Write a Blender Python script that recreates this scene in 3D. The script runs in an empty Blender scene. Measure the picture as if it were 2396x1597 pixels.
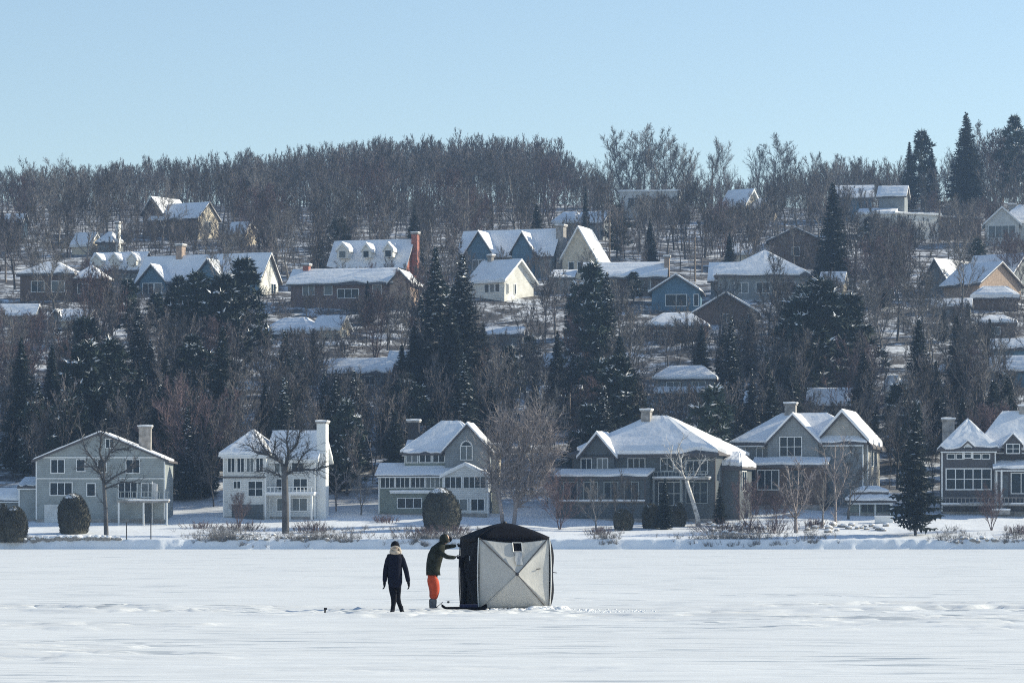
import bpy, bmesh, math, random
import numpy as np
from mathutils import Vector, Matrix

S = bpy.context.scene
R = math.radians
# ------------------------------------------------------------------ camera, sky, sun, exposure
F, CX, YH, CAMH = 7840.0, 1198.0, 1237.0, 1.92       # focal length and horizon in photo pixels, eye height in m
cam_d = bpy.data.cameras.new('camera'); cam = bpy.data.objects.new('camera', cam_d)
S.collection.objects.link(cam); S.camera = cam
cam.location = (0, 0, CAMH); cam.rotation_euler = (R(90), 0, 0)
cam_d.sensor_width = 36; cam_d.lens = F / 2396 * 36
cam_d.shift_y = (YH - 798.5) / 2396
cam_d.clip_start = 1; cam_d.clip_end = 12000

SUN_EL, SUN_BACK = R(24), R(17)                       # sun from the right, a little behind the houses
w = bpy.data.worlds.new('World'); S.world = w; w.use_nodes = True
nt = w.node_tree; bg = nt.nodes['Background']
sky = nt.nodes.new('ShaderNodeTexSky'); sky.sky_type = 'NISHITA'; sky.sun_disc = False
sky.sun_elevation = SUN_EL; sky.sun_rotation = R(90) - SUN_BACK
sky.air_density = 1.0; sky.dust_density = 0.3; sky.ozone_density = 1.5; sky.altitude = 150
nt.links.new(sky.outputs[0], bg.inputs[0]); bg.inputs[1].default_value = 0.122
sl = bpy.data.lights.new('sun', 'SUN'); sl.energy = 5.0; sl.angle = R(0.5); sl.color = (1.0, 0.93, 0.74)
sun = bpy.data.objects.new('sun', sl); S.collection.objects.link(sun)
d = Vector((math.cos(SUN_EL) * math.cos(SUN_BACK), math.cos(SUN_EL) * math.sin(SUN_BACK), math.sin(SUN_EL)))
sun.rotation_euler = d.to_track_quat('Z', 'Y').to_euler(); sun.location = (60, 80, 60)
S.view_settings.view_transform = 'Standard'; S.view_settings.look = 'None'
S.view_settings.exposure = 0.42; S.view_settings.gamma = 1.0; S.cycles.use_denoising = False; S.cycles.filter_width = 1.1; S.view_settings.use_curve_mapping = False

rng = np.random.default_rng(7); random.seed(7)
COL = S.collection

# ------------------------------------------------------------------ helpers
MATS = {}
def mat(name, col, rough=0.8, var=0.0, scale=2.0, bump=0.0, bscale=20.0, col2=None, objvar=0.0, spec=0.3, stretch=None, metal=0.0, cracks=None):
    if name in MATS: return MATS[name]
    m = bpy.data.materials.new(name); m.use_nodes = True; n = m.node_tree; b = n.nodes['Principled BSDF']
    b.inputs['Roughness'].default_value = rough; b.inputs['Specular IOR Level'].default_value = spec; b.inputs['Metallic'].default_value = metal
    c = (*col, 1)
    b.inputs['Base Color'].default_value = c
    tc = n.nodes.new('ShaderNodeTexCoord'); mp = n.nodes.new('ShaderNodeMapping'); n.links.new(tc.outputs['Object'], mp.inputs[0])
    if stretch: mp.inputs['Scale'].default_value = stretch
    out = None
    if var > 0 or col2:
        nz = n.nodes.new('ShaderNodeTexNoise'); nz.inputs['Scale'].default_value = scale; nz.inputs['Detail'].default_value = 5
        n.links.new(mp.outputs[0], nz.inputs['Vector'])
        cr = n.nodes.new('ShaderNodeValToRGB'); n.links.new(nz.outputs[0], cr.inputs[0])
        cr.color_ramp.elements[0].position = 0.35; cr.color_ramp.elements[1].position = 0.65
        lo = tuple(x * (1 - var) for x in col) if not col2 else col2
        hi = tuple(min(1, x * (1 + var)) for x in col) if not col2 else col
        cr.color_ramp.elements[0].color = (*lo, 1); cr.color_ramp.elements[1].color = (*hi, 1)
        out = cr.outputs[0]; n.links.new(out, b.inputs['Base Color'])
    if objvar > 0:
        oi = n.nodes.new('ShaderNodeObjectInfo'); mr = n.nodes.new('ShaderNodeMapRange'); n.links.new(oi.outputs['Random'], mr.inputs[0])
        mr.inputs['To Min'].default_value = 1 - objvar; mr.inputs['To Max'].default_value = 1 + objvar
        hs = n.nodes.new('ShaderNodeHueSaturation'); n.links.new(mr.outputs[0], hs.inputs['Value'])
        if out: n.links.new(out, hs.inputs['Color'])
        else: hs.inputs['Color'].default_value = c
        n.links.new(hs.outputs[0], b.inputs['Base Color'])
    if bump > 0:
        n2 = n.nodes.new('ShaderNodeTexNoise'); n2.inputs['Scale'].default_value = bscale; n2.inputs['Detail'].default_value = 6
        n.links.new(mp.outputs[0], n2.inputs['Vector'])
        bp = n.nodes.new('ShaderNodeBump'); bp.inputs['Distance'].default_value = bump; bp.inputs['Strength'].default_value = 0.8
        n.links.new(n2.outputs[0], bp.inputs['Height']); n.links.new(bp.outputs[0], b.inputs['Normal'])
    MATS[name] = m; return m

def siding(name, col, pitch=0.2, var=0.12):
    """clapboard siding: horizontal boards too far away to pick apart"""
    if name in MATS: return MATS[name]
    m = mat(name, col, 0.75, var, 0.8); n = m.node_tree; b = n.nodes['Principled BSDF']
    tc = n.nodes.new('ShaderNodeTexCoord'); sp = n.nodes.new('ShaderNodeSeparateXYZ'); n.links.new(tc.outputs['Object'], sp.inputs[0])
    ma = n.nodes.new('ShaderNodeMath'); ma.operation = 'MULTIPLY'; ma.inputs[1].default_value = 1 / pitch; n.links.new(sp.outputs[2], ma.inputs[0])
    fr = n.nodes.new('ShaderNodeMath'); fr.operation = 'FRACT'; n.links.new(ma.outputs[0], fr.inputs[0])
    bp = n.nodes.new('ShaderNodeBump'); bp.inputs['Distance'].default_value = 0.03; bp.inputs['Strength'].default_value = 1
    n.links.new(fr.outputs[0], bp.inputs['Height']); n.links.new(bp.outputs[0], b.inputs['Normal'])
    return m

M = dict(
    snow=mat('snow', (0.88, 0.88, 0.88), 0.6, 0.03, 0.6, 0.03, 2.5, spec=0.2),
    roofsnow=mat('roof_snow', (0.87, 0.87, 0.88), 0.65, 0.05, 0.7, 0.05, 1.5, spec=0.2),
    ice=mat('lake_snow', (0.77, 0.78, 0.78), 0.55, 0.05, 0.4, 0.06, 2.0, stretch=(0.4, 2.5, 1), spec=0.15),
    
    bark=mat('bark_grey', (0.07, 0.068, 0.07), 0.9, 0.3, 1.0, objvar=0.35),
    barkl=mat('bark_light', (0.17, 0.16, 0.155), 0.9, 0.3, 1.0, objvar=0.3),
    barkr=mat('bark_reddish', (0.12, 0.085, 0.09), 0.9, 0.25, 1.0, objvar=0.2),
    birch=mat('bark_birch', (0.72, 0.70, 0.66), 0.8, 0.0, 3.0, col2=(0.25, 0.23, 0.22)),
    spruce=mat('spruce_needles', (0.017, 0.028, 0.027), 0.8, 0.35, 0.5, objvar=0.35),
    pine=mat('pine_needles', (0.026, 0.042, 0.034), 0.8, 0.35, 0.5, objvar=0.3),
    thuja=mat('cedar_leaves', (0.062, 0.060, 0.046), 0.85, 0.35, 2.0, objvar=0.15),
    dark=mat('black_metal', (0.02, 0.02, 0.025), 0.5),
    glass=mat('window_glass', (0.012, 0.028, 0.045), 0.2, spec=0.25),
    white=mat('white_trim', (0.78, 0.78, 0.76), 0.6),
    brick=mat('red_brick', (0.33, 0.13, 0.10), 0.85, 0.25, 4.0, 0.02, 12),
    tan=mat('tan_brick', (0.36, 0.27, 0.21), 0.85, 0.2, 3.0, 0.02, 12),
    stone=mat('grey_stone', (0.30, 0.28, 0.26), 0.9, 0.3, 2.0, 0.05, 6),
    fascia=mat('dark_fascia', (0.10, 0.09, 0.09), 0.7),
    shingle=mat('roof_shingle', (0.09, 0.085, 0.09), 0.9, 0.3, 2),
    wood=mat('pole_wood', (0.25, 0.20, 0.16), 0.9, 0.3, 3),
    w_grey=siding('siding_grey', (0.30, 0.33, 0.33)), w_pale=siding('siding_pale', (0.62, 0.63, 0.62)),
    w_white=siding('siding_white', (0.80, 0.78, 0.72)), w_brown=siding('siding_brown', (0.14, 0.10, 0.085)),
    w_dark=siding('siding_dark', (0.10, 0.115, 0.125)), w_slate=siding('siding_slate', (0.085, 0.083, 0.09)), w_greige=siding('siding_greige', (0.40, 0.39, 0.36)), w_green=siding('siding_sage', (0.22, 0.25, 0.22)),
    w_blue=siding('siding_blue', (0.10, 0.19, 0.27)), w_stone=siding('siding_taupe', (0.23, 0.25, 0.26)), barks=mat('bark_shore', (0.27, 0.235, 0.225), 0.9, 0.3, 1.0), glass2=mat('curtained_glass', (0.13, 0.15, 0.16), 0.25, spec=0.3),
    w_cream=siding('siding_cream', (0.68, 0.60, 0.47)), w_dbrick=mat('dark_brick', (0.16, 0.11, 0.10), 0.85, 0.2, 3.0, 0.02, 12),
)

def ground_mat():
    m = mat('snowy_ground', (0.82, 0.84, 0.87), 0.7, 0.04, 0.35, 0.08, 1.2); n = m.node_tree; b = n.nodes['Principled BSDF']; src = b.inputs['Base Color'].links[0].from_socket
    ge = n.nodes.new('ShaderNodeNewGeometry'); sp = n.nodes.new('ShaderNodeSeparateXYZ'); n.links.new(ge.outputs['Position'], sp.inputs[0])
    mr = n.nodes.new('ShaderNodeMapRange'); mr.inputs['From Min'].default_value = 350; mr.inputs['From Max'].default_value = 368; n.links.new(sp.outputs[1], mr.inputs[0])
    nz = n.nodes.new('ShaderNodeTexNoise'); nz.inputs['Scale'].default_value = 0.25; nz.inputs['Detail'].default_value = 9; nz.inputs['Roughness'].default_value = .8; n.links.new(ge.outputs['Position'], nz.inputs['Vector'])
    cr = n.nodes.new('ShaderNodeValToRGB'); cr.color_ramp.elements[0].position = .49; cr.color_ramp.elements[0].color = (1, 1, 1, 1); cr.color_ramp.elements[1].position = .58; cr.color_ramp.elements[1].color = (0.03, 0.03, 0.03, 1); n.links.new(nz.outputs[0], cr.inputs[0])
    mu = n.nodes.new('ShaderNodeMath'); mu.operation = 'MULTIPLY'; n.links.new(mr.outputs[0], mu.inputs[0]); n.links.new(cr.outputs[0], mu.inputs[1])
    mx = n.nodes.new('ShaderNodeMix'); mx.data_type = 'RGBA'; n.links.new(mu.outputs[0], mx.inputs['Factor']); n.links.new(src, mx.inputs['A']); mx.inputs['B'].default_value = (.085, .075, .07, 1); n.links.new(mx.outputs['Result'], b.inputs['Base Color']); return m
M['ground'] = ground_mat()
def painted_scarp_shade():  # shade of the wind-crust scarps, painted into the lake colour as grey-blue streaks
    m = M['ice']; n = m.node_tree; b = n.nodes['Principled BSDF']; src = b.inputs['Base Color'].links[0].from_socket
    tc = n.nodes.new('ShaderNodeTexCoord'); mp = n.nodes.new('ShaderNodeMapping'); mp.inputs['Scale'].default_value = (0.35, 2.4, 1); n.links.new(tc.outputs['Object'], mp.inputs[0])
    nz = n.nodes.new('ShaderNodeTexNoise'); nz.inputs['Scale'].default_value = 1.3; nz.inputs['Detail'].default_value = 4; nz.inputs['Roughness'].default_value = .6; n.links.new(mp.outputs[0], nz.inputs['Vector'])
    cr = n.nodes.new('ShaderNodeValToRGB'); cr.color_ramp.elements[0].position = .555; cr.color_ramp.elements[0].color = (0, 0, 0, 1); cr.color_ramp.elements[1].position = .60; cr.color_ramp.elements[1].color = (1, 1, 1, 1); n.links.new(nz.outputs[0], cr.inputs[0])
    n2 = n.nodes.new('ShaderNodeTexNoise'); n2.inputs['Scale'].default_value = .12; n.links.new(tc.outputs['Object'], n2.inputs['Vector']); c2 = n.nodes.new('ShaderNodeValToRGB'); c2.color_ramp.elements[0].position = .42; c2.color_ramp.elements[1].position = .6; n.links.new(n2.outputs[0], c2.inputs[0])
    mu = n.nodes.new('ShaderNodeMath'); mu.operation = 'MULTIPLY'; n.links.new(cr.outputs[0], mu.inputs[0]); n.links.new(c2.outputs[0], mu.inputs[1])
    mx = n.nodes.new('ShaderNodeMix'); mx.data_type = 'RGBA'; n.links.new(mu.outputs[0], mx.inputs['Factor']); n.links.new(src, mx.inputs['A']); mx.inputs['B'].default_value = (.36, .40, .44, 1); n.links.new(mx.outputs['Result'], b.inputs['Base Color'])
painted_scarp_shade()
def link(name, me, m=None, parent=None):
    o = bpy.data.objects.new(name, me); COL.objects.link(o)
    if m is not None and not me.materials: me.materials.append(m)
    if parent is not None: o.parent = parent
    return o
def mesh(name, v, f, m=None, parent=None, smooth=False):
    me = bpy.data.meshes.new(name); me.from_pydata([tuple(a) for a in v], [], f); me.update()
    if smooth: me.polygons.foreach_set('use_smooth', [True] * len(me.polygons))
    return link(name, me, m, parent)
def tri_mesh(name, V, T):
    """fast mesh from numpy arrays of vertices and triangles"""
    me = bpy.data.meshes.new(name); me.vertices.add(len(V)); me.vertices.foreach_set('co', V.astype(np.float32).ravel())
    me.loops.add(T.size); me.loops.foreach_set('vertex_index', T.astype(np.int32).ravel())
    me.polygons.add(len(T)); k = T.shape[1]
    me.polygons.foreach_set('loop_start', np.arange(0, T.size, k, dtype=np.int32))
    me.update(calc_edges=True); return me
def tag(o, label=None, cat=None, group=None, kind=None):
    if label: o['label'] = label
    if cat: o['category'] = cat
    if group: o['group'] = group
    if kind: o['kind'] = kind
    return o
def thing(name, label, cat, loc=(0, 0, 0), rz=0, group=None):
    o = bpy.data.objects.new(name, None); COL.objects.link(o); o.location = loc; o.rotation_euler = (0, 0, rz); o.empty_display_size = 0.1
    return tag(o, label, cat, group)
def box(V, Fc, x0, x1, y0, y1, z0, z1):
    b = len(V); V += [(x0, y0, z0), (x1, y0, z0), (x1, y1, z0), (x0, y1, z0), (x0, y0, z1), (x1, y0, z1), (x1, y1, z1), (x0, y1, z1)]
    Fc += [[b, b + 3, b + 2, b + 1], [b + 4, b + 5, b + 6, b + 7], [b, b + 1, b + 5, b + 4], [b + 1, b + 2, b + 6, b + 5], [b + 2, b + 3, b + 7, b + 6], [b + 3, b, b + 4, b + 7]]
def tube(V, Fc, pts, rad, n=6, cap=True):
    """tapered tube through points"""
    pts = [Vector(p) for p in pts]; base = len(V)
    for i, p in enumerate(pts):
        t = (pts[min(i + 1, len(pts) - 1)] - pts[max(i - 1, 0)]).normalized()
        a = t.cross(Vector((0.3, 1, 0.2))).normalized(); b = t.cross(a)
        r = rad[i] if hasattr(rad, '__len__') else rad
        for k in range(n):
            an = 2 * math.pi * k / n; V.append(tuple(p + a * math.cos(an) * r + b * math.sin(an) * r))
    for i in range(len(pts) - 1):
        for k in range(n):
            q = base + i * n; Fc.append([q + k, q + (k + 1) % n, q + n + (k + 1) % n, q + n + k])
    if cap: Fc.append([base + k for k in range(n)][::-1]); Fc.append([base + (len(pts) - 1) * n + k for k in range(n)])

def vnoise(seed, x, y):
    g = np.random.default_rng(seed).random((256, 256)); xi = np.floor(x).astype(int); yi = np.floor(y).astype(int)
    fx = x - xi; fy = y - yi; fx = fx * fx * (3 - 2 * fx); fy = fy * fy * (3 - 2 * fy)
    a = g[xi % 256, yi % 256]; b = g[(xi + 1) % 256, yi % 256]; c = g[xi % 256, (yi + 1) % 256]; e = g[(xi + 1) % 256, (yi + 1) % 256]
    return (a * (1 - fx) + b * fx) * (1 - fy) + (c * (1 - fx) + e * fx) * fy

# ------------------------------------------------------------------ terrain
PD = [300, 318.6, 319, 319.55, 321.5, 340, 346, 353, 375, 430, 490, 560, 630, 700, 760, 900, 1500, 4000]
PZ = [-1.5, -0.3, 0.0, 0.95, 1.12, 2.35, 3.1, 3.7, 8.6, 20.4, 35, 47.5, 59.5, 69.5, 75, 76, 50, 30]
DD = np.arange(300, 4000, 0.1); ZZ = np.interp(DD, PD, PZ)
kern = np.ones(125) / 125; zs = np.convolve(np.pad(ZZ, 62, 'edge'), kern, 'valid'); wgt = np.clip((DD - 345) / 15, 0, 1); ZZ = ZZ * (1 - wgt) + zs * wgt
def ground(x, y):
    x = np.asarray(x, float); y = np.asarray(y, float)
    yy = y + ((vnoise(3, x / 22 + 90, y * 0 + 3.5) - 0.5) * 3.0 + (vnoise(4, x / 3.1 + 190, y / 2.2) - 0.5) * 0.5 + (vnoise(5, x / .6 + 190, y / .5) - 0.5) * 0.3) * np.clip((330 - y) / 8, 0, 1)
    z = np.interp(yy, DD, ZZ)
    z = z + np.clip((y - 360) / 60, 0, 1) * (vnoise(1, x / 30 + 90, y / 30 + 9) - 0.5) * 2.0
    return z + np.clip((y - 324) / 8, 0, 1) * (vnoise(2, x / 6 + 90, y / 6 + 9) - 0.5) * 0.35
def at(px, D, z): return Vector(((px - CX) * D / F, D, z))
def hit(px, py, d0=319.0):
    """first ground point seen through photo pixel (px, py)"""
    if py > YH + 1 and CAMH * F / (py - YH) < 318:
        D = CAMH * F / (py - YH); return Vector(((px - CX) * D / F, D, 0.0))
    Ds = np.arange(d0, 900, 0.5); zr = CAMH + (YH - py) * Ds / F; zg = ground((px - CX) * Ds / F, Ds)
    w_ = np.nonzero(zg >= zr)[0]
    if len(w_) == 0: Dh = 740.0
    else: Dh = float(Ds[w_[0]])
    x = (px - CX) * Dh / F; return Vector((x, Dh, float(ground(x, Dh))))
def pyof(z, D): return YH - (z - CAMH) * F / D

gy = np.concatenate([np.arange(300, 316, 4), np.arange(316, 317.6, 0.4), np.arange(317.6, 322.4, 0.12), np.arange(322.4, 360, 0.8), np.arange(360, 800, 3.0), np.geomspace(800, 9000, 40)])
gx = np.concatenate([np.linspace(-4000, -130, 30), np.arange(-126, -62, 1.5), np.arange(-62, 62, 0.3), np.arange(62, 126, 1.5), np.linspace(130, 4000, 30)])
X, Y = np.meshgrid(gx, gy); Z = ground(X, Y); V = np.stack([X, Y, Z], -1).reshape(-1, 3)
def gridfaces(ny, nx):
    i = np.arange(ny - 1)[:, None] * nx + np.arange(nx - 1)[None]; return np.stack([i, i + 1, i + nx + 1, i + nx], -1).reshape(-1, 4)
me = tri_mesh('hillside', V, gridfaces(len(gy), len(gx))); me.polygons.foreach_set('use_smooth', [True] * len(me.polygons))
tag(link('hillside', me, M['ground']), kind='structure')

# frozen lake: a wind-packed snow sheet with low sastrugi
ly = np.concatenate([np.linspace(-400, 30, 12), np.arange(34, 112, 0.15), np.geomspace(112.5, 316, 120), [322]])
lx = np.concatenate([np.linspace(-3000, -60, 20), np.linspace(-55, -19, 40), np.arange(-18.8, 18.8, 0.16), np.linspace(19, 55, 40), np.linspace(60, 3000, 20)])
X, Y = np.meshgrid(lx, ly)
patch = vnoise(11, X / 9 + 99, Y / 5 + 9); n1 = vnoise(12, X / 2.6 + 99, Y / 0.55 + 40) * 0.6 + vnoise(13, X / 0.9 + 99, Y / 0.25 + 40) * 0.4
sc = np.clip((n1 - 0.56) / 0.03, 0, 1); sc = sc * sc * (3 - 2 * sc)
band = 0.25 + 0.75 * np.exp(-((Y - 77) / 9) ** 2) + 0.6 * np.exp(-((Y - 54) / 8) ** 2)
fade = np.clip((112 - Y) / 15, 0, 1) * np.clip((Y - 33) / 4, 0, 1) * np.clip((55 - abs(X)) / 20, 0, 1)
H = 0.11 * sc * np.clip((patch - 0.36) * 3, 0.0, 1) * np.clip(band, 0, 1) + 0.03 * vnoise(14, X / 5 + 99, Y / 2 + 9) + 0.010 * vnoise(15, X / 0.8 + 99, Y / 0.3 + 9)
flat = np.clip(np.hypot((X + 0.8) / 4.6, (Y - 77.8) / 2.9) - 0.9, 0, 1)
H = H * fade * (0.15 + 0.85 * flat)
for i in range(150):      # footprints between the walkers, the tent and the left
    t = rng.random(); fx, fy = (-9 + 8 * t + rng.normal(0, .2), 77.2 + rng.normal(0, .25)) if i < 50 else (rng.uniform(-4, 1.6), rng.uniform(75.5, 78.6))
    ix = slice(*np.searchsorted(lx, (fx - .6, fx + .6))); iy = slice(*np.searchsorted(ly, (fy - .6, fy + .6)))
    dd_ = np.hypot((X[iy, ix] - fx) / .17, (Y[iy, ix] - fy) / .2); H[iy, ix] += -.045 * np.exp(-dd_ ** 2) + .02 * np.exp(-(dd_ - 1.6) ** 2 * 3)
me = tri_mesh('frozen_lake', np.stack([X, Y, H], -1).reshape(-1, 3), gridfaces(len(ly), len(lx))); me.polygons.foreach_set('use_smooth', [True] * len(me.polygons))
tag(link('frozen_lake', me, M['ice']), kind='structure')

# ------------------------------------------------------------------ houses
RECTS = []      # photo rectangles that nearer trees must leave open: x0, x1, top, bottom, distance
HOUSES = []
def blanket(quad_list, th, name, m, parent, seg=8, noise=0.06):
    """soft snow blanket over flat roof faces (each a list of 3 or 4 corners)"""
    V, Fc = [], []
    for q in quad_list:
        base_e = random.choice([0, 0, 0, .05]); ed = [max(0, base_e + random.gauss(.012, .035)) for _ in range(seg + 1)]; ed[random.randrange(seg + 1)] += random.random() * .16
        q = [Vector(p) for p in q]; n = (q[1] - q[0]).cross(q[2] - q[0]).normalized()
        if n.z < 0: n = -n
        if len(q) == 3: q = q + [q[2].copy()]
        b = len(V)
        for i in range(seg + 1):
            for j in range(seg + 1):
                u, v = i / seg, j / seg; edge = min(u, 1 - u, v, 1 - v); v = v + (1 - v) ** 2 * ed[i]
                p = q[0].lerp(q[1], u).lerp(q[3].lerp(q[2], u), v)
                hh = th * (0.75 + 0.25 * min(1, edge * seg)) + (random.random() - 0.5) * noise
                V.append(tuple(p + Vector((0, 0, max(0.03, hh)))))
        nb = len(V)
        for i in range(seg):
            for j in range(seg):
                a = b + i * (seg + 1) + j; Fc.append([a, a + seg + 1, a + seg + 2, a + 1])
        rim = [(i, 0) for i in range(seg)] + [(seg, j) for j in range(seg)] + [(i, seg) for i in range(seg, 0, -1)] + [(0, j) for j in range(seg, 0, -1)]
        for (i, j) in rim:
            u, v = i / seg, j / seg; v = v + (1 - v) ** 2 * ed[i]; p = q[0].lerp(q[1], u).lerp(q[3].lerp(q[2], u), v); V.append(tuple(p + Vector((0, 0, -0.01))))
        for t in range(len(rim)):
            t2 = (t + 1) % len(rim); a = b + rim[t][0] * (seg + 1) + rim[t][1]; c = b + rim[t2][0] * (seg + 1) + rim[t2][1]
            Fc.append([a, c, nb + t2, nb + t])
    return mesh(name, V, Fc, m, parent)

class House:
    """local frame: x right along the front, y back into the house, z up; numbers are photo pixels at its distance, times k metres"""
    def __init__(s, name, label, short, px, py, rot=0, cat='house', D=None, vis=None):
        p = hit(px, py) if D is None else at(px, D, 0)
        if D is not None: p.z = float(ground(p.x, p.y))
        s.D = p.y; s.k = p.y / F; s.e = thing(name, label, cat, p, R(rot)); s.short = short; s.px = px; s.py = pyof(p.z, p.y)
        if vis: RECTS.append((*vis, s.D))
        s.vis = vis; HOUSES.append(s)
    def vol(s, x0, x1, y0, y1, z0, z1, m='w_grey', roof='gx', rise=40, over=8, hip=30, snow=0.22, low=80, trim=True, snowy=True):
        k = s.k; x0, x1, y0, y1, z0, z1, rise, over, hip = [v * k for v in (x0, x1, y0, y1, z0, z1, rise, over, hip)]
        zb = z0 - (low * k if z0 <= 0.01 else 0); V, Fc = [], []
        box(V, Fc, x0, x1, y0, y1, zb, z1)
        ym, xm = (y0 + y1) / 2, (x0 + x1) / 2
        if roof == 'gx':
            b = len(V); V += [(x0, y0, z1), (x0, y1, z1), (x0, ym, z1 + rise), (x1, y0, z1), (x1, y1, z1), (x1, ym, z1 + rise)]
            Fc += [[b, b + 2, b + 1], [b + 3, b + 4, b + 5], [b, b + 3, b + 5, b + 2], [b + 1, b + 2, b + 5, b + 4]]
        if roof == 'gy':
            b = len(V); V += [(x0, y0, z1), (x1, y0, z1), (xm, y0, z1 + rise), (x0, y1, z1), (x1, y1, z1), (xm, y1, z1 + rise)]
            Fc += [[b, b + 1, b + 2], [b + 3, b + 5, b + 4], [b, b + 2, b + 5, b + 3], [b + 1, b + 4, b + 5, b + 2]]
        if roof == 'shed':
            b = len(V); V += [(x0, y0, z1), (x1, y0, z1), (x0, y1, z1 + rise), (x1, y1, z1 + rise), (x0, y1, z1), (x1, y1, z1)]
            Fc += [[b, b + 2, b + 4], [b + 1, b + 5, b + 3], [b, b + 1, b + 3, b + 2], [b + 4, b + 5, b + 1, b]]
        wl = mesh('wall', V, Fc, M[m], s.e)
        o = over; e = 0.04
        if roof == 'gx':
            dr = rise * o / (ym - y0)
            qs = [[(x0 - o, y0 - o, z1 - dr + e), (x1 + o, y0 - o, z1 - dr + e), (x1 + o, ym, z1 + rise + e), (x0 - o, ym, z1 + rise + e)],
                  [(x1 + o, y1 + o, z1 - dr + e), (x0 - o, y1 + o, z1 - dr + e), (x0 - o, ym, z1 + rise + e), (x1 + o, ym, z1 + rise + e)]]
        elif roof == 'gy':
            dr = rise * o / (xm - x0)
            qs = [[(x0 - o, y1 + o, z1 - dr + e), (x0 - o, y0 - o, z1 - dr + e), (xm, y0 - o, z1 + rise + e), (xm, y1 + o, z1 + rise + e)],
                  [(x1 + o, y0 - o, z1 - dr + e), (x1 + o, y1 + o, z1 - dr + e), (xm, y1 + o, z1 + rise + e), (xm, y0 - o, z1 + rise + e)]]
        elif roof == 'hip':
            A, B, C, Dd = (x0 - o, y0 - o, z1 + e), (x1 + o, y0 - o, z1 + e), (x1 + o, y1 + o, z1 + e), (x0 - o, y1 + o, z1 + e)
            hx = min(hip, (x1 - x0) / 2 + o - 0.01); E, G = (x0 - o + hx, ym, z1 + rise), (x1 + o - hx, ym, z1 + rise)
            qs = [[A, B, G, E], [C, Dd, E, G], [B, C, G], [Dd, A, E]]
        elif roof == 'shed':
            dr = rise * o / max(0.01, y1 - y0)
            qs = [[(x0 - o, y0 - o, z1 - dr + e), (x1 + o, y0 - o, z1 - dr + e), (x1 + o, y1, z1 + rise + e), (x0 - o, y1, z1 + rise + e)]]
        else:
            qs = [[(x0 - o, y0 - o, z1 + e), (x1 + o, y0 - o, z1 + e), (x1 + o, y1 + o, z1 + e), (x0 - o, y1 + o, z1 + e)]]
        V, Fc = [], []; th = 0.22
        for q in qs:
            b = len(V); n = len(q); V += [tuple(p) for p in q] + [(p[0], p[1], p[2] - th) for p in q]
            Fc += [list(range(b, b + n)), list(range(b + n, b + 2 * n))[::-1]]
            for i in range(n): j = (i + 1) % n; Fc.append([b + i, b + n + i, b + n + j, b + j])
        if s.D < 372 and z0 <= 0.01 and trim and m not in ('white',):
            tm = 'white' if m not in ('w_dark', 'w_brown') else 'fascia'
            for xa in (x0 - .02, x1 - .12): V2, F2 = [], []; box(V2, F2, xa, xa + .14, y0 - .035, y0 + .1, 0.3, z1 - .25); mesh('corner_board', V2, F2, M[tm], s.e)
            V2, F2 = [], []; box(V2, F2, x0 + .13, x1 - .13, y0 - .05, y0 - .002, -.3, .32); mesh('foundation', V2, F2, M['stone'], s.e)
            V2, F2 = [], []; box(V2, F2, x0 - .1, x1 + .1, y0 - o - .09, y0 - o - .005, z1 - .33, z1 - .2)
            if roof in ('hip', 'shed', 'gx'): mesh('gutter', V2, F2, M[tm], s.e)
        rf = mesh('roof', V, Fc, M['fascia'] if m not in ('w_white', 'w_pale', 'w_cream') else M['white'], s.e)
        if snowy: blanket([[(p[0], p[1], p[2] + 0.003) for p in q] for q in qs], snow, 'roof_snow', M['roofsnow'], rf)
        return wl
    def win(s, x0, x1, z0, z1, y=0, nx=2, nz=1, face='f', arch=False, fm='white', name='window', ft=None):
        """window: frame and bars as one part, each pane a sub-part"""
        k = s.k; x0, x1, z0, z1, y = [v * k for v in (x0, x1, z0, z1, y)]; t = ft or 0.09; out = 0.07
        def P(a, b_, c):  # along, outward, up
            return (a, y - b_, c) if face == 'f' else (y + b_, a, c)
        V, Fc = [], []
        def bx(a0, a1, c0, c1, o0, o1):
            p, q = P(a0, o0, c0), P(a1, o1, c1); box(V, Fc, min(p[0], q[0]), max(p[0], q[0]), min(p[1], q[1]), max(p[1], q[1]), c0, c1)
        bx(x0 - t, x0, z0 - t, z1 + t, 0, out); bx(x1, x1 + t, z0 - t, z1 + t, 0, out); bx(x0, x1, z0 - t, z0, 0, out + .03); bx(x0, x1, z1, z1 + t, 0, out)
        ww, hh = (x1 - x0) / nx, (z1 - z0) / nz
        for i in range(1, nx): bx(x0 + i * ww - t / 2.5, x0 + i * ww + t / 2.5, z0, z1, 0, out - .01)
        for j in range(1, nz): bx(x0, x1, z0 + j * hh - t / 3, z0 + j * hh + t / 3, 0, out - .02)
        if arch:
            for i in range(9):
                a0 = math.pi * i / 9; xm = (x0 + x1) / 2; r = (x1 - x0) / 2
                xx = xm + r * math.cos(a0 + .17); zz = z1 + r * math.sin(a0 + .17); bx(xx - t * .9, xx + t * .9, zz - t * .9, zz + t * .9, 0, out)
        fr = mesh(name, V, Fc, M[fm], s.e); gm = 'glass2' if random.random() < .3 else 'glass'
        for i in range(nx):
            for j in range(nz):
                V, Fc = [], []
                a0, a1, c0, c1 = x0 + i * ww, x0 + (i + 1) * ww, z0 + j * hh, z0 + (j + 1) * hh
                p, q = P(a0 + .02, 0.004, c0 + .02), P(a1 - .02, 0.03, c1 - .02); box(V, Fc, min(p[0], q[0]), max(p[0], q[0]), min(p[1], q[1]), max(p[1], q[1]), c0 + .02, c1 - .02)
                mesh('pane', V, Fc, M[gm], fr)
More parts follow.
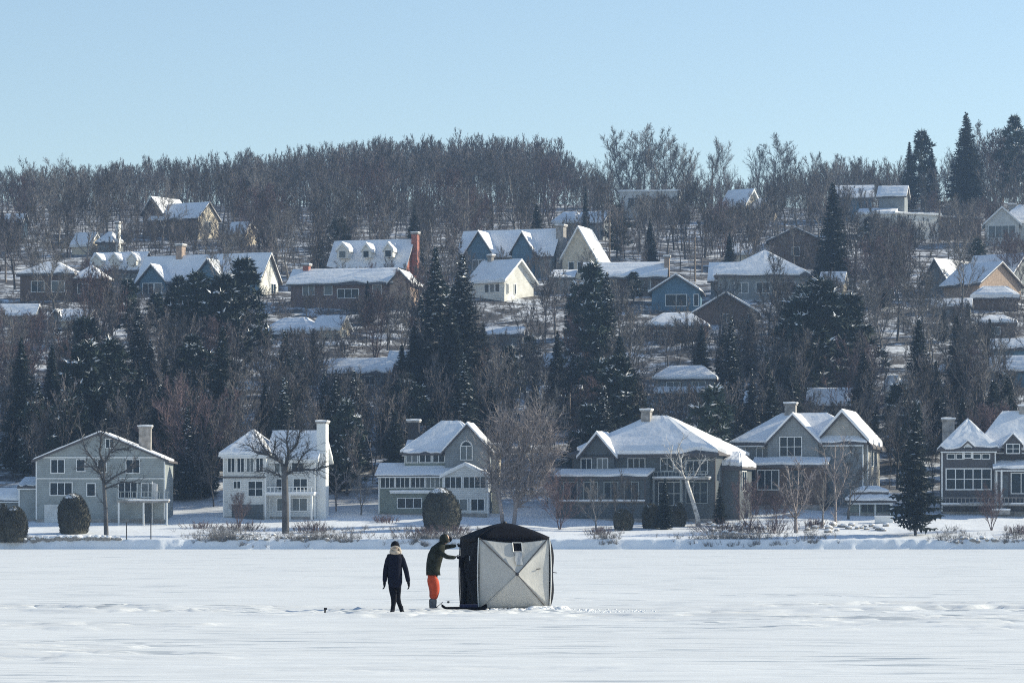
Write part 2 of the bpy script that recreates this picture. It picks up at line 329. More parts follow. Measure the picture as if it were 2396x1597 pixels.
        if arch:
            V, Fc = [], []; xm = (x0 + x1) / 2; r = (x1 - x0) / 2; V.append(P(xm, .03, z1))
            for i in range(9): V.append(P(xm + r * math.cos(math.pi * i / 8), .03, z1 + r * math.sin(math.pi * i / 8)))
            mesh('pane', V, [[0, i + 1, i] if face == 'f' else [0, i, i + 1] for i in range(1, 9)], M['glass'], fr)
        return fr
    def blk(s, name, x0, x1, y0, y1, z0, z1, m, cap=False, parent=None):
        k = s.k; V, Fc = [], []; box(V, Fc, *[v * k for v in (x0, x1, y0, y1, z0, z1)]); o = mesh(name, V, Fc, M[m], parent or s.e)
        if cap:
            a, b, c, d_, z = x0 * k, x1 * k, y0 * k, y1 * k, z1 * k
            blanket([[(a - .05, c - .05, z + .003), (b + .05, c - .05, z + .003), (b + .05, d_ + .05, z + .003), (a - .05, d_ + .05, z + .003)]], 0.18, 'snow_cap', M['roofsnow'], o, 3)
        return o
    def chimney(s, x0, x1, y0, y1, z0, z1, m='brick'):
        c = s.blk('chimney', x0, x1, y0, y1, z0, z1, m); s.blk('chimney_cap', x0 - 2, x1 + 2, y0 - 2, y1 + 2, z1, z1 + 4, 'stone', True, c); return c
    def poly(s, name, pts, th, m):
        """slab from a polygon in the x-z plane, pts = (x, z) pixels, between depths th"""
        k = s.k; n = len(pts); V = [(a * k, th[0] * k, c * k) for a, c in pts] + [(a * k, th[1] * k, c * k) for a, c in pts]
        Fc = [list(range(n)), list(range(n, 2 * n))[::-1]] + [[i, i + n, (i + 1) % n + n, (i + 1) % n] for i in range(n)]
        return mesh(name, V, Fc, M[m], s.e)
    def railing(s, x0, x1, y, z0, z1, m='white', step=9):
        k = s.k; V, Fc = [], []
        box(V, Fc, x0 * k, x1 * k, y * k - .04, y * k + .04, z1 * k - .08, z1 * k); box(V, Fc, x0 * k, x1 * k, y * k - .03, y * k + .03, z0 * k + .05, z0 * k + .12)
        x = x0
        while x <= x1: box(V, Fc, x * k - .03, x * k + .03, y * k - .025, y * k + .025, z0 * k, z1 * k - .08); x += step
        return mesh('railing', V, Fc, M[m], s.e)

#HOUSES_BEGIN
# ---- row along the shore, 1 px = about 4.4 cm
h = House('lake_house', 'grey clapboard lake house with broad front gable, leftmost of the big shore houses', 'the grey broad-gabled lake house', 84, 1222, 0, vis=(42, 405, 1010, 1200))
h.vol(0, 302, 0, 190, 0, 148, 'w_grey', 'gy', 62, 10, snow=0.16)
h.vol(-44, -0.5, 25, 150, 0, 84, 'w_grey', 'shed', 22, 3, snow=0.12)
for a in ((36, 66, 116, 146, 2), (96, 114, 120, 146, 1), (146, 164, 118, 146, 1), (212, 242, 116, 146, 2)): h.win(*a[:4], nx=a[4])
h.win(34, 84, 64, 92, nx=3); h.win(120, 138, 62, 90, nx=1); h.win(194, 236, 58, 92, nx=3); h.win(164, 182, 174, 194, nx=2)
h.win(248, 278, 60, 90, nx=2); h.blk('trim_board', 0, 302, -2.2, -.1, 101, 103.5, 'white'); h.blk('trim_board', 0, 302, -2.2, -.1, 150, 153, 'white')
g = h.blk('garage_door', 20, 54, -2.5, -.1, 0, 42, 'w_pale'); h.blk('deck', 194, 314, -40, -.1, 46, 50, 'stone', True); h.railing(194, 314, -38, 50, 72, 'w_grey')
for x in (198, 256, 310): h.blk('post', x - 2, x + 2, -38, -34, -10, 46, 'white')
h.chimney(234, 262, 60, 85, 120, 222, 'stone'); h.blk('door', 252, 272, -3, -.1, 0, 42, 'w_dark')

h = House('lake_house', 'pale three-storey lake house with tall white chimney on its right side', 'the pale three-storey house', 622, 1216, -12, vis=(512, 752, 985, 1190))
h.vol(-104, 0, 0, 150, 0, 152, 'w_pale', 'hip', 58, 9, 75, snow=0.3)
h.vol(0, 112, 28, 150, 0, 146, 'w_pale', 'gx', 60, 9, snow=0.3)
for i in range(4): h.win(-92 + i * 23, -76 + i * 23, 112, 144, nx=2)
h.win(-78, -62, 74, 90); h.win(-42, -8, 56, 90, nx=2, nz=2); h.blk('trim_board', -104, 0, -2.4, -.1, 98, 102, 'fascia'); h.blk('garage_door', -82, -6, -2.4, -.1, 2, 36, 'w_dark')
h.win(14, 40, 112, 142, y=28, nx=2); h.win(56, 84, 112, 142, y=28, nx=2); h.win(18, 44, 70, 96, y=28, nx=2); h.win(60, 92, 70, 96, y=28, nx=2); h.win(20, 92, 22, 50, y=28, nx=4)
h.blk('deck', 0, 116, 0, 28, 58, 62, 'white', True); h.railing(2, 114, 2, 62, 78); h.blk('post', 108, 112, 2, 6, -10, 58, 'white'); h.blk('post', 55, 59, 2, 6, -10, 58, 'white')
h.win(50, 80, 110, 140, y=112, face='r', nx=2); h.win(90, 120, 60, 92, y=112, face='r', nx=2)
h.chimney(112.2, 134, 40, 66, -20, 226, 'white')

h = House('lake_house', 'sage lake house with arched gable window and wide glazed sunroom facing the ice', 'the sage house', 1120, 1208, -8, vis=(880, 1170, 975, 1190))
h.vol(-238, 8, 0, 60, 0, 98, 'w_green', 'shed', 26, 8, snow=0.15)
h.vol(-186, 14, 56, 190, 0, 150, 'w_green', 'hip', 74, 10, 88, snow=0.25)
h.vol(-84, 22, 26, 120, 60, 158, 'w_stone', 'gy', 58, 9, snow=0.3)
h.vol(-182, -84.5, 40, 110, 118, 150, 'w_green', 'shed', 34, 4, snow=0.14)
for i in range(3): h.win(-178 + i * 32, -152 + i * 32, 128, 146, y=40, nx=2)
h.win(-46, -20, 134, 164, y=26, nx=2, arch=True)
for i in range(4): h.win(-232 + i * 36, -201 + i * 36, 68, 94, nx=3)
h.blk('deck', -208, -90, -16, -.1, 54, 58, 'white', True)
h.vol(-82, 26, -22, 0, 0, 96, 'w_pale', 'gy', 26, 7, snow=0.2)
h.win(-76, -38, 66, 92, y=-22, nx=3); h.win(-32, 20, 66, 92, y=-22, nx=4); h.win(-18, -4, 64, 92, y=26, face='r', nx=1)
h.win(-192, -136, 20, 42, nx=3); h.win(-60, -24, 14, 40, y=-22, nx=2); h.win(-14, 16, 14, 40, y=-22, nx=2)
h.chimney(-186, -160, 100, 125, 150, 224, 'dark'); h.chimney(22.3, 40, 60, 90, -10, 166, 'w_cream')

h = House('lake_house', 'big dark lake house under drooping sheets of roof snow with long snowy porch roof', 'the big dark lake house', 1614, 1220, -19, vis=(1310, 1726, 965, 1190))
h.vol(-288, 62, 0, 250, 0, 158, 'w_dark', 'hip', 88, 12, 168, snow=0.45)
h.vol(-262, -182, -12, 60, 60, 160, 'w_dark', 'gy', 46, 10, snow=0.4)
h.vol(-308, -90, -60, -.5, 0, 106, 'w_dark', 'shed', 14, 6, snow=0.3)
h.vol(62.5, 104, 60, 170, 0, 128, 'w_dark', 'hip', 30, 9, 24, snow=0.5)
h.win(-262, -238, 122, 148, y=-12, nx=2, fm='w_pale'); h.win(-222, -198, 122, 148, y=-12, nx=2, fm='w_pale')
h.win(-150, -110, 120, 148, nx=3, fm='w_pale'); h.win(-70, -40, 120, 148, nx=2, fm='w_pale')
for x in (-290, -240, -190, -140): h.win(x, x + 32, 52, 92, y=-60, nx=2, fm='w_grey')
h.win(-75, -20, 40, 92, nx=3, nz=2, fm='w_pale'); h.win(-8, 42, 112, 142, nx=3, fm='w_pale'); h.win(-8, 42, 44, 92, nx=3, nz=2, fm='w_grey'); h.blk('balcony', -84, 52, -22, -.1, 98, 102, 'stone', True); h.railing(-82, 50, -20, 102, 118, 'w_grey'); [h.blk('post', x, x + 4, -22, -18, -10, 98, 'w_grey') for x in (-84, -18)]; h.win(20, 60, 90, 125, y=40, nx=2, fm='w_pale'); h.win(80, 120, 74, 118, y=104, face='r', nx=2)
h.blk('deck', -300, -92, -66, -60.5, 44, 48, 'wood', True)
h.chimney(-148, -126, 95, 115, 190, 262, 'stone')

h = House('lake_house', 'taupe lake house with front gable over a six-pane window and long icy right roof edge', 'the taupe house', 2010, 1190, -14, vis=(1722, 2072, 945, 1130))
h.vol(-298, 10, 0, 190, 0, 152, 'w_stone', 'hip', 72, 10, 110, snow=0.2)
h.vol(-212, -92, -26, 80, 80, 156, 'w_stone', 'gy', 62, 8, snow=0.35)
h.vol(-100, 20, 10, 210, 0, 158, 'w_greige', 'gy', 66, 14, snow=0.5)
h.vol(-236, -70, -62, -26.5, 0, 102, 'w_brown', 'shed', 12, 7, snow=0.3)
h.win(-182, -132, 122, 166, y=-26, nx=3, nz=2); h.win(-242, -214, 116, 142, nx=2); h.win(-288, -270, 118, 140, nx=1)
h.win(-280, -244, 48, 90, nx=2, nz=2); h.win(-228, -180, 44, 88, y=-62, nx=3); h.win(-160, -120, 44, 88, y=-62, nx=3, fm='w_brown'); h.win(-66, -20, 50, 90, y=10, nx=2)
h.win(-70, -30, 110, 142, y=10, nx=2); h.win(60, 90, 100, 135, y=20, face='r', nx=1); h.win(120, 150, 100, 135, y=20, face='r', nx=1)
h.chimney(-190, -164, 85, 108, 190, 246, 'stone')

h = House('lake_house', 'dark slate lake house with a five-pane white window band, at the right edge', 'the slate window-band house', 2330, 1204, -6, vis=(2196, 2396, 945, 1190))
h.vol(-126, 0, 0, 150, 0, 152, 'w_slate', 'hip', 72, 9, 88, snow=0.22)
h.vol(-40, 190, 30, 220, 0, 150, 'w_slate', 'hip', 92, 9, 70, snow=0.25)
h.vol(0.5, 160, -12, 30, 0, 108, 'w_slate', 'shed', 14, 8, snow=0.3)
h.win(-114, -12, 60, 106, nx=5, nz=2, ft=.12)
for x in (-112, -91, -52, -31): h.win(x, x + 16, 131, 141, nx=1)
h.vol(-78, -52, -4, 40, 131, 160, 'white', 'gy', 12, 3, snow=0.15); h.win(-72, -58, 133, 158, y=-4, nx=1, nz=3)
h.vol(20, 60, 4, 60, 140, 166, 'w_slate', 'gy', 22, 4, snow=0.2); h.win(26, 54, 144, 164, y=4, nx=2, nz=2)
h.win(36, 80, 50, 96, y=-12, nx=2); h.blk('porch_post', 10, 14, -34, -30, 0, 104, 'white'); h.blk('door', 12, 28, -14.5, -12.1, 38, 92, 'w_dark')
h.blk('deck', -126, 120, -46, -4, 20, 24, 'stone', True); h.railing(-126, 120, -44, 24, 40, 'stone'); h.blk('step', -10, 30, -66, -47, 0, 10, 'stone', True)
h.chimney(-122, -94, 70, 92, 150, 222, 'stone'); h.chimney(60, 82, 115, 130, 236, 254, 'stone')

h = House('boathouse', 'low green boathouse with two-tier snowy roof and white posts beside the round spruce', 'the low boathouse', 2088, 1206, -8, cat='boathouse', vis=(1981, 2070, 1132, 1196))
h.vol(-104, 0, 0, 60, 0, 34, 'w_green', 'hip', 22, 8, 30, snow=0.3)
h.vol(-90, -14, 12, 50, 40, 54, 'w_green', 'hip', 12, 5, 30, snow=0.25)
for x in (-102, -76, -40, -4): h.blk('post', x - 1.5, x + 1.5, -4, -.5, -10, 34, 'white')
for x in (-72, -36): h.win(x, x + 28, 8, 28, nx=2, fm='w_green')

h = House('shed', 'small shed with thick snow on its roof at the left frame edge', 'the small snowy shed', 40, 1215, -15, cat='shed', vis=(0, 62, 1145, 1180))
h.vol(-70, 16, 0, 60, 0, 46, 'w_stone', 'gx', 20, 6, snow=0.4); h.win(-50, -30, 14, 34, nx=2)

# ---- houses up the hill
def hill_house(name, label, short, px, py, rot, vis, vols, wins=(), chim=(), cat='house', D=None):
    h = House(name, label, short, px, py, rot, cat=cat, vis=vis, D=D)
    for v in vols: h.vol(*v[:6], **v[6])
    for w_ in wins: h.win(*w_[:4], **w_[4])
    for c in chim: h.chimney(*c)
    return h
G = dict
hill_house('bungalow', 'brown hip-roofed bungalow with a lower right wing, at the left edge of the hill', 'the brown hip-roofed bungalow', 170, 704, -10, (30, 240, 606, 690),
    [(-128, 0, 0, 90, 0, 62, G(m='w_brown', roof='hip', rise=32, over=8, hip=60)), (0.5, 66, 10, 80, 0, 52, G(m='w_brown', roof='hip', rise=32, over=8, hip=44))],
    [(10, 34, 18, 40, G(y=10, nx=2)), (-100, -70, 22, 46, G(nx=2)), (-50, -20, 22, 46, G(nx=2))])
hill_house('house', 'long house with two front gables and bright white right gable wall behind the dark pines', 'the long twin-gabled house', 606, 694, -22, (304, 644, 585, 690),
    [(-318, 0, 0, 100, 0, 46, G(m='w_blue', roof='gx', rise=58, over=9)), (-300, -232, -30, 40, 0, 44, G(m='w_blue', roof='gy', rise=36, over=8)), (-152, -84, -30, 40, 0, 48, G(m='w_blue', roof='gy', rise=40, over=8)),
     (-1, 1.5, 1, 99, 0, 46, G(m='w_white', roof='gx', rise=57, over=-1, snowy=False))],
    [(-290, -262, 6, 36, G(y=-30, nx=2)), (-258, -240, 6, 36, G(y=-30, nx=1)), (-215, -185, 8, 36, G(nx=2)), (-70, -40, 8, 36, G(nx=2)), (60, 84, 6, 34, G(y=1.5, face='r', nx=2))], [(-240, -224, 40, 60, 60, 128, 'tan')])
hill_house('house', 'red brick gable house with three sunlit dormers on its shaded roof', 'the red brick house with dormers', 946, 668, -16, (762, 978, 548, 625),
    [(-188, 0, 0, 120, 0, 44, G(m='brick', roof='gx', rise=68, over=6, snow=0.12)), (-166, -138, -2, 50, 68, 88, G(m='w_white', roof='gy', rise=14, over=3, snow=.3)),
     (-104, -82, -2, 50, 68, 86, G(m='w_white', roof='gy', rise=14, over=3, snow=.3)), (-50, -28, -2, 50, 68, 86, G(m='w_white', roof='gy', rise=14, over=3, snow=.3))],
    [(-160, -144, 68, 84, G(y=-2, nx=1)), (-100, -87, 68, 83, G(y=-2, nx=1)), (-46, -32, 68, 83, G(y=-2, nx=1))], [(2, 16, 48, 66, 30, 124, 'brick')])
hill_house('bungalow', 'long low brick bungalow with a small sunlit gable at its right end', 'the long low brick bungalow', 912, 722, -12, (661, 966, 620, 700),
    [(-240, 0, 0, 100, 0, 64, G(m='w_dbrick', roof='gx', rise=32, over=9)), (1, 50, -6, 90, 0, 62, G(m='tan', roof='gy', rise=26, over=7))],
    [(-158, -140, 34, 58, G(nx=1)), (-126, -76, 26, 46, G(nx=3)), (-40, -20, 30, 54, G(nx=1)), (-210, -184, 34, 58, G(nx=2))], [(-222, -208, 40, 60, 60, 106, 'brick')])
hill_house('house', 'low house half buried under rounded bright roof snow below the brick bungalow', 'the low snow-buried house', 792, 792, -20, (600, 825, 735, 782),
    [(-190, -60, -10, 80, 0, 10, G(m='w_stone', roof='hip', rise=36, over=10, hip=50, snow=.6)), (-60, 0, 0, 70, 0, 26, G(m='w_cream', roof='gx', rise=26, over=7))], [(20, 40, 4, 20, G(y=0, face='r', nx=1))])
hill_house('house', 'white-sided house with bright triangular gable wall and three dark windows in a row', 'the white gable house', 1180, 706, -38, (1096, 1256, 600, 720),
    [(-102, 0, 0, 112, 0, 55, G(m='w_white', roof='gx', rise=46, over=9, snow=.2))],
    [(-58, -46, 24, 42, G(nx=1)), (-42, -30, 24, 42, G(nx=1)), (-26, -14, 24, 42, G(nx=1)), (10, 15, 20, 42, G(y=0, face='r', nx=1)), (38, 43, 20, 42, G(y=0, face='r', nx=1))], [(-90, -78, 50, 60, 70, 112, 'stone')])
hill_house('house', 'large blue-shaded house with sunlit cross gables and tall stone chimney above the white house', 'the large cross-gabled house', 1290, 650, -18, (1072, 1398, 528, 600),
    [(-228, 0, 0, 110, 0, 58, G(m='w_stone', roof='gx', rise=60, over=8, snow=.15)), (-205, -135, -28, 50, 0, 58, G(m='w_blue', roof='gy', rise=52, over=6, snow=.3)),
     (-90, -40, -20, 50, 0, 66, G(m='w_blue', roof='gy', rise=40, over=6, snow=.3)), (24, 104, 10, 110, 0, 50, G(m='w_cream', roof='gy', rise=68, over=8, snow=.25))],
    [(-185, -155, 20, 44, G(y=-28, nx=2)), (40, 52, 10, 36, G(y=10, nx=1)), (62, 90, 10, 36, G(y=10, nx=2))], [(2, 20, 30, 55, 20, 122, 'stone')])
hill_house('house', 'house behind the chimney with a bright wedge of roof snow beside a thin spruce', 'the house with the bright roof wedge', 1350, 560, -25, (1309, 1362, 495, 522),
    [(-60, 0, 0, 60, 0, 40, G(m='w_cream', roof='hip', rise=26, over=6, hip=20, snow=.3)), (4, 66, 0, 60, 0, 40, G(m='w_stone', roof='gx', rise=24, over=6, snow=.3))])
hill_house('bungalow', 'wide flat bungalow with wavy roof snow and a brick chimney at its right end', 'the wide flat bungalow', 1552, 694, -6, (1290, 1566, 600, 668),
    [(-182, 0, 0, 90, 0, 50, G(m='w_brown', roof='gx', rise=30, over=10, snow=.35)), (-262, -212, 0, 60, 0, 46, G(m='w_stone', roof='shed', rise=20, over=5))],
    [(-150, -110, 16, 40, G(nx=3)), (-60, -30, 16, 40, G(nx=2))], [(1, 13, 20, 40, 0, 92, 'tan')])
hill_house('cottage', 'small teal-blue cottage with a white-framed picture window and one snowy roof slope', 'the teal-blue cottage', 1638, 728, -6, (1516, 1672, 640, 722),
    [(-113, 0, 0, 110, 0, 48, G(m='w_blue', roof='gy', rise=36, over=9, snow=.3))], [(-80, -32, 12, 38, G(nx=2)), (-14, -4, 12, 38, G(nx=1))])
hill_house('house', 'wide hip-roofed house with a smooth bright snow roof right of the teal cottage', 'the wide hip-roofed house', 1890, 706, -8, (1640, 1912, 580, 660),
    [(-210, 0, 0, 130, 0, 62, G(m='w_stone', roof='hip', rise=62, over=10, hip=115, snow=.3)), (-232, -150, 60, 150, 0, 60, G(m='w_stone', roof='gx', rise=40, over=8))],
    [(-170, -140, 22, 46, G(nx=2)), (-120, -90, 22, 46, G(nx=2)), (-60, -30, 22, 46, G(nx=2))])
hill_house('house', 'dark gabled house peeking out above the wide hip-roofed house', 'the dark gabled house', 1920, 628, -4, (1800, 1928, 535, 578),
    [(-118, 0, 0, 110, 0, 68, G(m='w_brown', roof='gy', rise=28, over=10, snow=.12)), (-200, -122, 20, 90, 0, 40, G(m='w_cream', roof='gx', rise=22, over=6))], [(-66, -50, 30, 50, G(nx=1))])
hill_house('cottage', 'brown cottage with plain front gable and ragged snow along its right slope', 'the brown plain-gabled cottage', 1768, 764, -6, (1619, 1795, 680, 740),
    [(-140, 0, 0, 110, 0, 36, G(m='w_brown', roof='gy', rise=42, over=10, snow=.3))], [(-80, -56, 8, 28, G(nx=2))])
hill_house('house', 'house with wide clean snow roof just below the teal cottage', 'the house below the teal cottage', 1650, 800, -8, (1502, 1670, 730, 766),
    [(-140, 0, 0, 90, 0, 36, G(m='w_brown', roof='hip', rise=32, over=9, hip=50, snow=.3))], [(-120, -90, 8, 26, G(nx=2)), (-60, -30, 8, 26, G(nx=2))])
hill_house('house', 'house at hilltop left with grey roof and sunlit timber gable', 'the hilltop house with timber gable', 462, 560, -30, (334, 508, 466, 522),
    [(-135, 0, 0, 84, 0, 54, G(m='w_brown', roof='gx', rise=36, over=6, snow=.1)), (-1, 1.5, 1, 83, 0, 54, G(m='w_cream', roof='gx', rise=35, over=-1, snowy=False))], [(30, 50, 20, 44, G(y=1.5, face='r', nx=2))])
hill_house('house', 'house showing one blinding white roof face left of the timber gable', 'the white-faced roof', 330, 556, -35, (310, 385, 458, 498),
    [(-20, 40, 30, 120, 0, 62, G(m='w_brown', roof='gy', rise=34, over=6, snow=.2))])
hill_house('house', 'blue-shaded house with three small sunlit dormers above the brown bungalow', 'the house with three small dormers', 325, 664, -18, (196, 330, 585, 630),
    [(-130, 0, 0, 90, 0, 34, G(m='w_stone', roof='gx', rise=44, over=6, snow=.1)), (-120, -96, -2, 40, 44, 60, G(m='w_white', roof='gy', rise=12, over=3)), (-74, -52, -2, 40, 44, 60, G(m='w_white', roof='gy', rise=12, over=3)), (-28, -6, -2, 40, 44, 60, G(m='w_white', roof='gy', rise=12, over=3))])
hill_house('house', 'small house with striped roof snow seen through trees above the three-dormer house', 'the striped-roof house', 262, 598, -25, (226, 275, 535, 572),
    [(-40, 0, 0, 50, 0, 30, G(m='w_stone', roof='hip', rise=26, over=5, hip=20)), (-110, -60, 0, 50, 0, 30, G(m='w_cream', roof='gx', rise=26, over=5))], chim=[(4, 12, 10, 20, 0, 74, 'white')])
hill_house('house', 'house at the left edge of the hilltop woods with a thin snow-topped roof', 'the left hilltop house', 50, 560, -10, (18, 54, 492, 515), [(-40, 0, 0, 50, 0, 40, G(m='w_blue', roof='gx', rise=20, over=5))])
hill_house('house', 'low house with a snow roof among reddish branches under the brown bungalow', 'the reddish-screened house', 205, 770, -14, (122, 214, 714, 748),
    [(-66, 0, 0, 60, 0, 26, G(m='w_cream', roof='gx', rise=20, over=6, snow=.3)), (-92, -66.5, 0, 50, 0, 30, G(m='w_stone', roof='gy', rise=16, over=5))], [(-34, -22, 4, 20, G(nx=1))])
hill_house('house', 'house cut by the left frame edge with patchy roof snow', 'the house cut by the left edge', 60, 762, -8, (0, 95, 712, 740), [(-90, 20, 0, 60, 0, 26, G(m='w_stone', roof='gx', rise=24, over=6))])
hill_house('house', 'long house with a snow roof and raised right end, left of the big spruces', 'the long spruce-side house', 912, 906, -12, (766, 938, 818, 878),
    [(-146, 0, 0, 80, 0, 36, G(m='w_stone', roof='gx', rise=30, over=6, snow=.3)), (-10, 40, 30, 90, 0, 58, G(m='w_pale', roof='gx', rise=26, over=6, snow=.3))], [(-120, -90, 6, 26, G(nx=2)), (-60, -36, 6, 26, G(nx=2))])
hill_house('house', 'tree-screened house with snow roof between the big spruces and the bushy pines', 'the tree-screened house', 1340, 900, -15, (1262, 1335, 822, 852),
    [(-72, 10, 0, 70, 0, 44, G(m='w_brown', roof='gx', rise=28, over=6, snow=.3))])
hill_house('house', 'wide house with two stacked snow eaves seen through bare trunks', 'the double-eaved house', 1670, 950, -10, (1526, 1682, 852, 915),
    [(-140, 0, 0, 90, 0, 62, G(m='w_stone', roof='hip', rise=30, over=7, hip=40, snow=.35)), (-134, 4, -24, -.5, 0, 30, G(m='w_stone', roof='shed', rise=10, over=5, snow=.35))],
    [(-110, -80, 36, 56, G(nx=2)), (-50, -20, 36, 56, G(nx=2)), (-100, -70, 6, 22, G(y=-24, nx=2)), (-50, -20, 6, 22, G(y=-24, nx=2))])
hill_house('cabin', 'tiny sunlit cabin alone among dark trees right of the broad pine', 'the tiny sunlit cabin', 2088, 950, -40, (2050, 2112, 872, 948),
    [(-22, 0, 0, 40, 0, 44, G(m='w_white', roof='gx', rise=24, over=5, snow=.3)), (2, 26, 20, 50, 20, 56, G(m='w_cream', roof='shed', rise=10, over=4))], [(10, 26, 14, 36, G(y=0, face='r', nx=1))], cat='cabin')
hill_house('house', 'white walled flat house on the upper right with a sunlit terrace wall', 'the white flat house', 2090, 560, -14, (2004, 2100, 455, 512),
    [(-82, 0, 0, 60, 0, 62, G(m='w_white', roof='shed', rise=14, over=5, snow=.3)), (-40, 20, 50, 110, 0, 108, G(m='w_stone', roof='gx', rise=22, over=6, snow=.3))], [(-70, -50, 30, 50, G(nx=1)), (-40, -10, 30, 50, G(nx=2))])
hill_house('house', 'blue-shaded roofed house just behind the flat white one', 'the blue-shaded house behind', 2040, 520, -6, (1960, 2050, 428, 455), [(-80, 0, 0, 80, 0, 60, G(m='w_blue', roof='gx', rise=28, over=6))])
hill_house('garage', 'white double garage with bright sunlit front beside the tall light pole', 'the white double garage', 2198, 560, 24, (2086, 2204, 468, 525),
    [(-118, 0, 0, 70, 0, 58, G(m='w_white', roof='flat', rise=0, over=4, snow=.25)), (1, 120, 10, 70, 0, 54, G(m='w_brown', roof='flat', rise=0, over=4, snow=.2))], cat='garage')
hill_house('house', 'pale blue gable house with wide front window at the upper right edge', 'the pale blue gable house', 2384, 576, -8, (2298, 2396, 470, 562),
    [(-78, 0, 0, 120, 0, 56, G(m='w_pale', roof='gy', rise=36, over=8, snow=.15)), (-40, 140, 40, 140, 0, 58, G(m='w_pale', roof='hip', rise=44, over=8, hip=50, snow=.4))], [(-70, -8, 20, 48, G(nx=4))], [(-22, -6, 96, 110, 60, 104, 'stone')])
hill_house('house', 'house with a broad bright L-shaped snow roof below the pale blue gable house', 'the L-shaped snow-roofed house', 2215, 690, -40, (2168, 2354, 568, 655),
    [(-60, 0, 0, 170, 0, 40, G(m='w_stone', roof='gy', rise=44, over=8, snow=.25)), (0, 130, 70, 190, 0, 44, G(m='w_stone', roof='gx', rise=52, over=8, snow=.25))])
hill_house('house', 'tan house with blue-shaded roof and warm sunlit gable at the right edge', 'the tan house at right', 2292, 714, -48, (2200, 2396, 608, 665),
    [(-110, 0, 0, 150, 0, 54, G(m='tan', roof='gx', rise=50, over=8, snow=.15))], [(50, 80, 14, 36, G(y=0, face='r', nx=2))])
hill_house('garage', 'low garage under a rounded heap of snow at the right edge', 'the snow-heaped garage', 2372, 728, -6, (2275, 2390, 664, 706),
    [(-96, 10, 0, 60, 0, 30, G(m='w_brown', roof='hip', rise=24, over=5, hip=34, snow=.6))], cat='garage')
hill_house('house', 'pale apartment-like house just visible through the skyline trees', 'the pale skyline house', 1590, 512, -4, (1440, 1592, 432, 470),
    [(-140, 0, 0, 90, 0, 66, G(m='w_pale', roof='flat', rise=0, over=3, snow=.2))], [(-120, -90, 30, 50, G(nx=2)), (-60, -30, 30, 50, G(nx=2))])
hill_house('house', 'skyline house with a bright snowy gable roof beside the tall wooden pole', 'the skyline house by the tall pole', 1742, 520, -35, (1675, 1790, 444, 485),
    [(-60, 0, 0, 70, 0, 42, G(m='w_cream', roof='gx', rise=36, over=6, snow=.35)), (2, 40, 30, 80, 0, 36, G(m='w_cream', roof='gx', rise=22, over=6))])
hill_house('house', 'thin-snowed house below the white gable house', 'the thin-roofed house', 1222, 812, -8, (1120, 1222, 768, 792), [(-120, 0, 0, 60, 0, 30, G(m='w_stone', roof='gx', rise=16, over=5, snow=.2))])
hill_house('house', 'small house with a wedge of roof snow at the right edge halfway up', 'the small right-edge house', 2390, 905, -10, (2360, 2396, 826, 880), [(-70, 20, 0, 70, 0, 40, G(m='w_blue', roof='gx', rise=30, over=6, snow=.3))])
hill_house('house', 'house glimpsed behind spruces with thin bright snow lines, above the tall pole', 'the glimpsed spruce-screened house', 1352, 985, -10, (1262, 1355, 885, 925),
    [(-88, 0, 0, 70, 0, 56, G(m='w_blue', roof='gx', rise=24, over=6, snow=.3)), (-84, -4, -14, -.5, 0, 34, G(m='w_blue', roof='shed', rise=6, over=4))], [(-70, -40, 36, 50, G(nx=2))])
hill_house('house', 'house with a snow roof hidden behind the taupe lake house chimney', 'the house behind the taupe house chimney', 1986, 990, -12, (1888, 1988, 900, 945),
    [(-96, 0, 0, 70, 0, 44, G(m='w_stone', roof='gx', rise=34, over=6, snow=.4))])
hill_house('shed', 'little shed roof catching sun between spruces above the dark lake house', 'the little sunlit shed', 1768, 985, -25, (1738, 1770, 908, 945), [(-26, 0, 0, 34, 0, 44, G(m='w_cream', roof='gx', rise=22, over=5, snow=.4))], cat='shed')
hill_house('shed', 'little shed with a snow-loaded roof among the spruces above the grey lake house', 'the little shed among spruces', 132, 975, -20, (88, 130, 925, 945), [(-34, 0, 0, 40, 0, 30, G(m='w_brown', roof='hip', rise=16, over=5, hip=14, snow=.4))], cat='shed')
hill_house('house', 'snow-topped house behind the broad pine, right of the hip-roofed house', 'the house behind the broad pine', 1972, 700, -16, (1922, 1975, 634, 655), [(-52, 0, 0, 50, 0, 40, G(m='w_cream', roof='gx', rise=22, over=5, snow=.35))])
hill_house('garage', 'low garage with a long snow roof left of the snow-heaped garage', 'the low long garage', 2270, 742, -10, (2178, 2272, 697, 716), [(-88, 0, 0, 50, 0, 26, G(m='w_stone', roof='gx', rise=16, over=5, snow=.3))], cat='garage')
hill_house('house', 'house with a flat arc of roof snow below the snow-heaped garage', 'the arc-roofed house', 2376, 790, -8, (2284, 2380, 732, 752), [(-88, 0, 0, 60, 0, 34, G(m='w_brown', roof='hip', rise=16, over=5, hip=36, snow=.4))], [(-60, -36, 8, 24, G(nx=2))])
hill_house('house', 'blue house with scattered roof snow at the right edge, under the arc-roofed one', 'the right mid-slope house', 2310, 860, -12, (2330, 2396, 790, 812), [(10, 96, 0, 60, 0, 44, G(m='w_blue', roof='gx', rise=20, over=5, snow=.3))])
hill_house('house', 'sunlit house fragment among bare trunks right of the timber-gabled hilltop house', 'the sunlit fragment house', 572, 575, -30, (525, 575, 510, 540), [(-48, 0, 0, 50, 0, 34, G(m='w_cream', roof='gx', rise=22, over=5, snow=.3))])
#HOUSES_END

